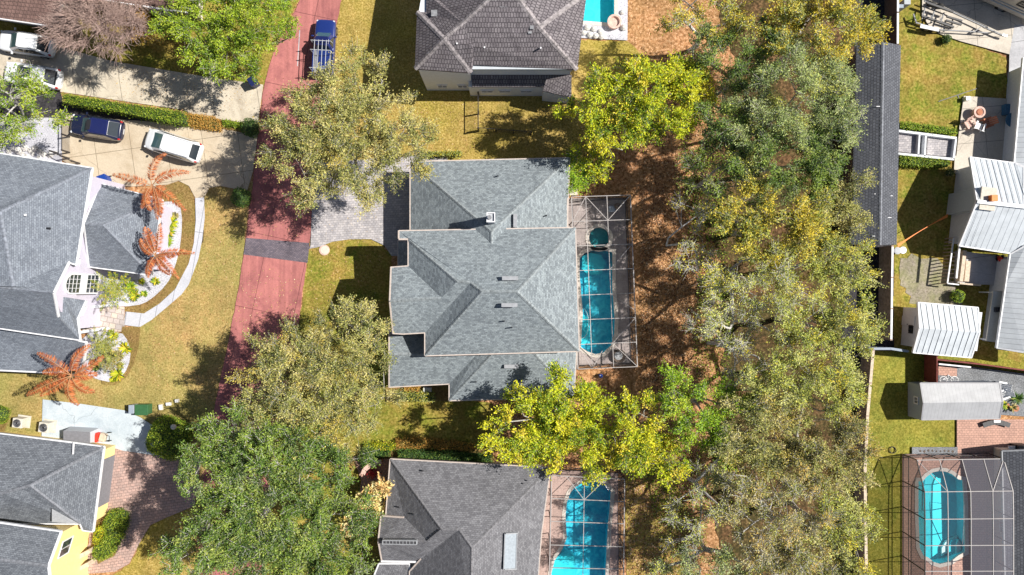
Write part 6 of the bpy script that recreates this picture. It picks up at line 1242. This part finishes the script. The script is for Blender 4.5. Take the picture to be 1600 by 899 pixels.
for x in (1473, 1490): mb = MB(); c = W(x, 593, .1); mb.tube([c + Vector((.32 * math.cos(a), .26 * math.sin(a), .1)) for a in np.linspace(0, 2 * math.pi, 17)], .03, 6); part('wheel', mb, 'plastic_white', t)
mb = MB(); a, b, c = W(1473, 593, .2), W(1482, 586, .25), W(1490, 593, .2); mb.tube([a, b, c], .03, 6); mb.tube([a, W(1481, 592, .2), b], .03, 6); part('frame', mb, 'trim_white', t)
for k, (x, y, lb) in enumerate([(1575, 637, 'yellow-green potted plant right of the ribbed storage roof'), (1590, 641, 'terracotta pot with dark plant at the right edge of the gravel')]):
    t = rosette(lb, x - 8, y - 4, .45, 30, 'lime' if k == 0 else 'brownish', z=.45, name='potted_plant', cat='potted plant'); mb = MB(); p = W(x - 8, y - 4, 0); mb.tube_z(Vector((p.x, p.y, .02)), [(0, .16), (.36, .26), (.42, .28), (.42, .2)], 16); part('pot', mb, 'terracotta', t)
single('grey_mat', 'rectangular grey mat on the gravel right of the ribbed storage roof', 'mat', MB().box(W(1580, 618, .05), (.7, 1.2, .05)), 'flat_grey', W(1580, 618, 0))
rosette('dark spiky plant beside the grey mat at the right edge', 1588, 623, .7, 30, 'darkhedge', z=.2, name='spiky_plant')
t = thing('hose', 'dark coiled hose lying on the lush lawn above the domed cage', 'hose', W(1394, 703, 0)); mb = MB(); mb.tube([W(1394, 703, .05) + Vector((.28 * math.cos(a), .28 * math.sin(a), .05 + .006 * a)) for a in np.linspace(0, 4 * math.pi, 33)], .03, 6); part('coil', mb, 'black_plastic', t)
t = thing('rock_border', 'row of dark stones on the grey gravel strip above the domed cage', 'stones', W(1460, 704, 0))
for k in range(9): mb = MB(); r_ = random.uniform(.12, .2); mb.tube_z(W(1436 + k * 6.3, 704 + random.uniform(-1, 1), .02), [(0, r_), (.12, r_ * 1.05), (.2, r_ * .5)], 7); part('stone', mb, 'bark_dark', t)
# main house surroundings
t = thing('pump_equipment', 'white pool pump unit beside the lower hedge of the blue-grey roof house', 'pump', W(668, 605, 0)); mb = MB(); mb.box(W(668, 609, .3), (.7, .4, .5)); part('housing', mb, 'plastic_white', t, bevel=.05); mb = MB(); mb.tube([W(663, 608, .3), W(673, 608, .3)], [.15, .15], 12); part('motor', mb, 'trim_white', t)
t = thing('manhole', 'round concrete utility cover on the grass at the kerb below the paver driveway', 'cover', W(507, 391, 0)); mb = MB(); mb.tube_z(W(507, 391, .03), [(0, .46), (.06, .46), (.07, .4)], 24); part('ring', mb, 'pink_stone', t); mb = MB(); mb.tube_z(W(507, 391, .1), [(0, .36), (.02, .34)], 24); part('cover', mb, 'wall_cream', t)
t = thing('kettle_grill', 'round dark kettle grill on the main pool deck near the spa', 'grill', W(965, 322, 0)); mb = MB(); mb.tube_z(W(964, 323, .5), [(0, .1), (.15, .26), (.35, .28), (.5, .14)], 18); part('kettle', mb, 'bark_dark', t)
for a in range(3): mb = MB(); q = W(964, 323, .5) + Vector((.15 * math.cos(a * 2.1), .15 * math.sin(a * 2.1), .1)); mb.bar(q, q + Vector((.15 * math.cos(a * 2.1), .15 * math.sin(a * 2.1), -.5)), .03); part('leg', mb, 'black_plastic', t)
single('deck_box', 'dark square box on the main pool deck beside the kettle grill', 'box', MB().box(W(956, 327, .4), (.55, .5, .6)), 'wall_slate', W(956, 327, 0), bevel=.03)
t = thing('lounger', 'curled wicker lounger in the bottom right corner of the main pool deck', 'lounger', W(972, 562, 0)); mb = MB(); mb.tube_z(W(966, 556, .12), [(0, .5), (.3, .6), (.35, .55), (.3, .45)], 20); part('frame', mb, 'bark_dark', t); mb = MB(); mb.tube_z(W(966, 556, .35), [(0, .4), (.1, .35)], 18); part('cushion', mb, 'flat_grey', t)
t = thing('water_jug', 'blue plastic jug on the leaf litter below the screen cage', 'jug', W(938, 587, 0)); mb = MB(); mb.tube_z(W(938, 587, .02), [(0, .16), (.35, .18), (.45, .06), (.52, .05)], 14); part('body', mb, 'blue_plastic', t); mb = MB(); mb.cyl(W(938, 587, .54), .05, .05, 10); part('cap', mb, 'plastic_white', t)
t = thing('concrete_steps', 'pale concrete steps between the blue-grey roof and the screen cage top', 'steps', W(898, 300, 0)); mb = MB(); mb.box(W(896, 298, .1), (.7, .5, .2)); part('step', mb, 'chimney_pale', t); mb = MB(); mb.box(W(896, 303, .17), (.7, .3, .34)); part('step', mb, 'chimney_pale', t)
t = thing('potted_shrub', 'red shrub in a pot behind the curved wall of the brown-grey roof house', 'potted plant', W(586, 742, 0)); 
mb = MB(); mb.tube_z(W(583, 740, .02), [(0, .2), (.35, .3), (.35, .22)], 14); part('pot', mb, 'terracotta', t)
P = rng.normal(size=(260, 3)) * np.array([.25, .25, .18]) + np.array(W(583, 740, .6)[:]); V_, F_, T_ = leaves(P, .12, np.tile([[.5, .03, .04]], (260, 1)) * rng.uniform(.6, 1.2, (260, 1))); fast_mesh('foliage', V_, F_, 'leaf', t, tint=T_)
t = thing('curved_wall', 'curved brick garden wall at the top left corner of the brown-grey roof house', 'wall', W(575, 735, 0)); mb = MB(); P = [W(x, y, .8) for x, y in ((567, 741), (570, 734), (578, 727), (588, 723), (596, 721))]
for i in range(4): mb.bar(Vector((P[i].x, P[i].y, .42)), Vector((P[i + 1].x, P[i + 1].y, .42)), .3, .84)
part('masonry', mb, 'terracotta', t); mb = MB()
for i in range(4): mb.bar(Vector((P[i].x, P[i].y, .88)), Vector((P[i + 1].x, P[i + 1].y, .88)), .38, .08)
part('coping', mb, 'pink_stone', t)
# bins, air conditioners, utilities on the left
def bin_(label, px, py, rz, mat):
    t = thing('wheelie_bin', label, 'bin', W(px, py, 0), 'wheelie bins'); c = W(px, py, .5); c.z = .03; m = Matrix.Rotation(R(rz), 3, 'Z')
    mb = MB(); lo = [c + m @ Vector((x, y, .05)) for x, y in ((-.25, -.27), (.25, -.27), (.25, .27), (-.25, .27))]; hi = [c + m @ Vector((x, y, 1.0)) for x, y in ((-.3, -.34), (.3, -.34), (.3, .34), (-.3, .34))]
    mb.add(lo + hi, [(3, 2, 1, 0), (4, 5, 6, 7), (0, 1, 5, 4), (1, 2, 6, 5), (2, 3, 7, 6), (3, 0, 4, 7)]); part('tub', mb, mat, t, bevel=.02)
    mb = MB(); mb.box(c + Vector((0, 0, 1.05)), (.66, .76, .08), R(rz)); part('lid', mb, mat, t, bevel=.03); mb = MB(); mb.bar(c + m @ Vector((-.25, .4, .98)), c + m @ Vector((.25, .4, .98)), .05); part('handle', mb, mat, t)
    for s_ in (-.28, .28): mb = MB(); q = c + m @ Vector((s_, .3, .12)); mb.tube([q, q + m @ Vector((.06, 0, 0))], [.13, .13], 12); part('wheel', mb, 'tyre', t)
bin_('bright blue bin with lid beside the corner of the left garage roof', 165, 281, -70, 'blue_plastic'); bin_('navy bin at the kerb, left of the red road', 398, 130, 35, 'navy_plastic')
def ac(label, px, py, s_=1.0, rz=-8):
    t = thing('air_conditioner', label, 'air conditioner', W(px, py, 0), 'air conditioners'); c = W(px, py, .5); mb = MB(); mb.box(Vector((c.x, c.y, .06)), (1.1 * s_, 1.05 * s_, .1), R(rz)); part('base_slab', mb, 'chimney_pale', t)
    mb = MB(); mb.box(Vector((c.x, c.y, .52)), (.82 * s_, .82 * s_, .8), R(rz)); part('cabinet', mb, 'wall_cream', t, bevel=.03); g = MB()
    for r_ in (.12, .2, .28, .34): g.tube([Vector((c.x + r_ * s_ * math.cos(a), c.y + r_ * s_ * math.sin(a), .95)) for a in np.linspace(0, 2 * math.pi, 17)], .012, 5)
    part('fan_grille', g, 'steel', t); mb = MB(); mb.tube_z(Vector((c.x, c.y, .925)), [(0, .33 * s_), (.01, .33 * s_)], 20); part('fan_recess', mb, 'black_plastic', t)
ac('square air conditioner on a slab at the left, nearer the left edge', 32, 660); ac('square air conditioner on the bluish concrete drive beside the yellow house', 73, 667, 1.05)
t = thing('tool_box_shed', 'small grey box shed with sloped top beside the yellow house wall', 'shed', W(130, 680, 0)); c = W(128, 679, .6)
mb = MB(); lo = [(-1.25, -.55, .03), (1.2, -.7, .03), (1.2, .45, .03), (-1.25, .6, .03)]; hi = [(-1.15, -.5, 1.2), (1.0, -.62, 1.05), (1.0, .3, 1.05), (-1.15, .45, 1.2)]
cz = Vector((c.x, c.y, 0)); mb.add([cz + Vector(p) for p in lo + hi], [(3, 2, 1, 0), (4, 5, 6, 7), (0, 1, 5, 4), (1, 2, 6, 5), (2, 3, 7, 6), (3, 0, 4, 7)]); part('body', mb, 'wall_grey', t); mb = MB(); mb.add([cz + Vector(p) * 1.0 + Vector((0, 0, .03)) for p in hi] + [cz + Vector(p) + Vector((0, 0, .09)) for p in hi], [(3, 2, 1, 0), (4, 5, 6, 7), (0, 1, 5, 4), (1, 2, 6, 5), (2, 3, 7, 6), (3, 0, 4, 7)]); part('lid', mb, 'grey_roof', t)
t = thing('hand_truck', 'orange and red tool cart beside the small grey box shed', 'cart', W(163, 682, 0)); c = W(164, 682, 0)
for dx, mt, sz in ((-.45, 'red_fabric', (.3, .8, .5)), (.05, 'wood_pale', (.5, .7, .4))): mb = MB(); mb.box(c + Vector((dx, 0, .35)), sz, -.3); part('box', mb, mt, t, bevel=.04)
mb = MB(); mb.tube([c + Vector((.3, .25, .5)), c + Vector((.9, .2, .9)), c + Vector((.9, -.25, .9)), c + Vector((.3, -.3, .5))], .03, 6); part('handle', mb, 'black_plastic', t)
for s_ in (-.35, .35): mb = MB(); q = c + Vector((.5, s_, .17)); mb.tube([q, q + Vector((0, .06, 0))], [.17, .17], 12); part('wheel', mb, 'tyre', t)
t = thing('transformer', 'green metal utility transformer box on the gold lawn above the round shrub', 'utility box', W(231, 639, 0)); c = W(229, 638, 0); mb = MB(); mb.box(c + Vector((0, 0, .42)), (1.05, .85, .8)); part('cabinet', mb, 'green_metal', t, bevel=.05); mb = MB(); mb.box(c + Vector((0, 0, .86)), (1.12, .92, .06)); part('lid', mb, 'green_metal', t, bevel=.02); mb = MB(); mb.box(c + Vector((.53, 0, .4)), (.04, .7, .6)); part('door', mb, 'green_metal', t)
t = thing('utility_pedestal', 'grey utility cabinet touching the green transformer box', 'utility box', W(216, 637, 0)); c = W(214, 637, 0); mb = MB(); mb.box(c + Vector((0, 0, .45)), (.42, .7, .86)); part('cabinet', mb, 'wall_grey', t, bevel=.05); mb = MB(); mb.box(c + Vector((0, 0, .9)), (.46, .74, .06)); part('lid', mb, 'wall_slate', t, bevel=.02)
for x, y, r_, lb in ((253, 636, (.3, .5), 'upright pale valve box right of the green transformer box'), (265, 631, (.45, .3), 'yellowish flat valve cover on the gold lawn'), (251, 655, (.4, .3), 'pale valve box just above the large round bright shrub'), (278, 626, (.3, .3), 'small white meter post farthest right of the green transformer box')):
    t = thing('valve_box', lb, 'utility box', W(x, y, 0)); c = W(x, y, 0); mb = MB(); mb.box(c + Vector((0, 0, .14)), (r_[0], r_[1], .24), .1); part('housing', mb, 'wall_cream', t, bevel=.03); mb = MB(); mb.box(c + Vector((0, 0, .28)), (r_[0] * .8, r_[1] * .8, .05), .1); part('lid', mb, 'plastic_white', t)
t = thing('sign_post', 'slim lamp post standing at the lawn edge beside the large dark green oak', 'sign', W(289, 655, 0)); b = W(296, 657, 0); mb = MB(); mb.tube([b, b + Vector((0, 0, 2.6))], [.05, .04], 8); part('post', mb, 'frame_bronze', t); mb = MB(); mb.tube_z(b + Vector((0, 0, 2.6)), [(0, .08), (.1, .2), (.3, .22), (.42, .08)], 14); part('sign_head', mb, 'wall_cream', t)  # round-headed post added where a round sign's shadow lies on the lawn
t = thing('garden_hose', 'thin dark hose lying along the white curved walkway', 'hose', W(310, 340, 0)); mb = MB(); mb.tube([W(x, y, .07) for x, y in ((308, 316), (308, 330), (312, 345), (309, 355), (313, 362), (308, 372), (308, 380), (313, 383), (317, 378), (318, 360))], .022, 5); part('tube', mb, 'black_plastic', t)
t = thing('garden_hose', 'thin dark hose across the beige driveway above the garage roof', 'hose', W(180, 275, 0)); mb = MB(); mb.tube([W(x, y, .07) for x, y in ((160, 271), (172, 271), (182, 274), (190, 282), (196, 291))], .02, 5); part('tube', mb, 'black_plastic', t)
t = thing('play_ball', 'red and yellow toy beside the entry wall of the yellow house', 'toy', W(125, 860, 0)); mb = MB(); mb.tube_z(W(123, 860, .05), [(0, .1), (.12, .25), (.28, .25), (.4, .1)], 12); part('ball', mb, 'red_fabric', t); mb = MB(); mb.box(W(130, 857, .2), (.25, .25, .3), .4); part('block', mb, 'yellow_plastic', t)
for k in range(14):
    x, y = [(40, 232), (48, 236), (56, 233), (64, 238), (30, 236), (22, 233), (70, 242), (52, 241), (36, 242), (80, 243), (15, 238), (88, 240), (44, 246), (62, 247)][k]
    r_ = random.uniform(.18, .34); o = single('boulder', 'pale landscaping boulder on white stones along the wall of the left house', 'boulder', (lambda m_: m_.tube_z(W(x, y, .02), [(0, r_), (r_ * .6, r_ * 1.05), (r_ * 1.1, r_ * .45)], 7) or m_)(MB()), 'boulder', W(x, y, 0), group='boulders on the white stones by the left house')
for k in range(9):
    x, y = [(913, 52), (922, 55), (931, 57), (940, 58), (918, 44), (928, 46), (938, 50), (972, 20), (974, 44)][k]
    r_ = random.uniform(.2, .34); single('boulder', 'white rock on the surround of the turquoise pool end', 'boulder', (lambda m_: m_.tube_z(W(x, y, .12), [(0, r_), (r_ * .6, r_ * 1.05), (r_ * 1.1, r_ * .45)], 7) or m_)(MB()), 'boulder', W(x, y, 0), group='white rocks by the turquoise pool end')

def scatter(label, polys, n, pal, size=.13, z=.03, name='fallen_leaves'):
    out = []
    for poly in polys:
        P = [W(a, b, 0) for a, b in poly]; lo = np.array([min(p.x for p in P), min(p.y for p in P)]); hi = np.array([max(p.x for p in P), max(p.y for p in P)]); k = 0
        hot = rng.uniform(lo, hi, (14, 2))
        while k < n // len(polys):
            q = rng.uniform(lo, hi) if rng.uniform() < .45 else hot[rng.integers(14)] + rng.normal(size=2) * 1.1; c = False
            for i in range(len(P)):
                a, b = P[i], P[i - 1]
                if (a.y > q[1]) != (b.y > q[1]) and q[0] < (b.x - a.x) * (q[1] - a.y) / (b.y - a.y) + a.x: c = not c
            if c: out.append((q[0], q[1], z + rng.uniform(0, .05))); k += 1
    P = np.array(out); w_ = PAL[pal]; V, F, T = leaves(P, size, col3(w_[0], len(P), w_[1]) * rng.uniform(.6, 1.2, (len(P), 1)), aspect=.6, up=1.5); V[:, 2] = np.maximum(V[:, 2], .022)
    o = fast_mesh(name, V, F, 'dry_leaf', tint=np.clip(T, 0, .9)); tag(o, label, 'leaves', kind='stuff')
PAL['litter'] = ([(0.54, 0.27, 0.12), (0.70, 0.42, 0.22), (0.28, 0.12, 0.055), (0.80, 0.58, 0.38), (0.10, 0.05, 0.03)], [3, 3, 2, 1.5, 1])
scatter('brown dry leaves lying thick on the ground under the wooded strip', [[(900, 150), (1100, 60), (1120, 200), (1100, 420), (1110, 600), (1000, 620), (1000, 300), (900, 290)], [(1000, 240), (1100, 240), (1100, 600), (1000, 600)], [(980, 720), (1100, 700), (1060, 899), (980, 899)]], 16000, 'litter', .15)
scatter('scattered dry leaves on the red road and driveways', [[(420, 110), (490, 120), (484, 370), (390, 370)], [(180, 100), (400, 135), (395, 185), (180, 150)], [(360, 420), (470, 420), (460, 540), (350, 560)], [(490, 300), (600, 300), (600, 380), (490, 380)]], 1700, 'straw', .10, .07)
scatter('fallen leaves speckling the front lawns', [[(320, 310), (385, 330), (360, 520), (330, 640), (240, 630), (230, 510), (310, 420)], [(500, 100), (660, 150), (760, 160), (740, 240), (640, 235), (500, 120)], [(484, 390), (560, 380), (600, 400), (560, 600), (480, 470)]], 2600, 'litter', .09, .03)

PAL['sprig'] = PAL['bright']
scatter('low green sprigs growing through the leaf litter', [[(1060, 220), (1130, 240), (1140, 420), (1080, 420)], [(1090, 420), (1150, 430), (1140, 600), (1080, 590)], [(1000, 720), (1120, 700), (1100, 880), (1040, 880)]], 5200, 'sprig', .14, .12, name='undergrowth')
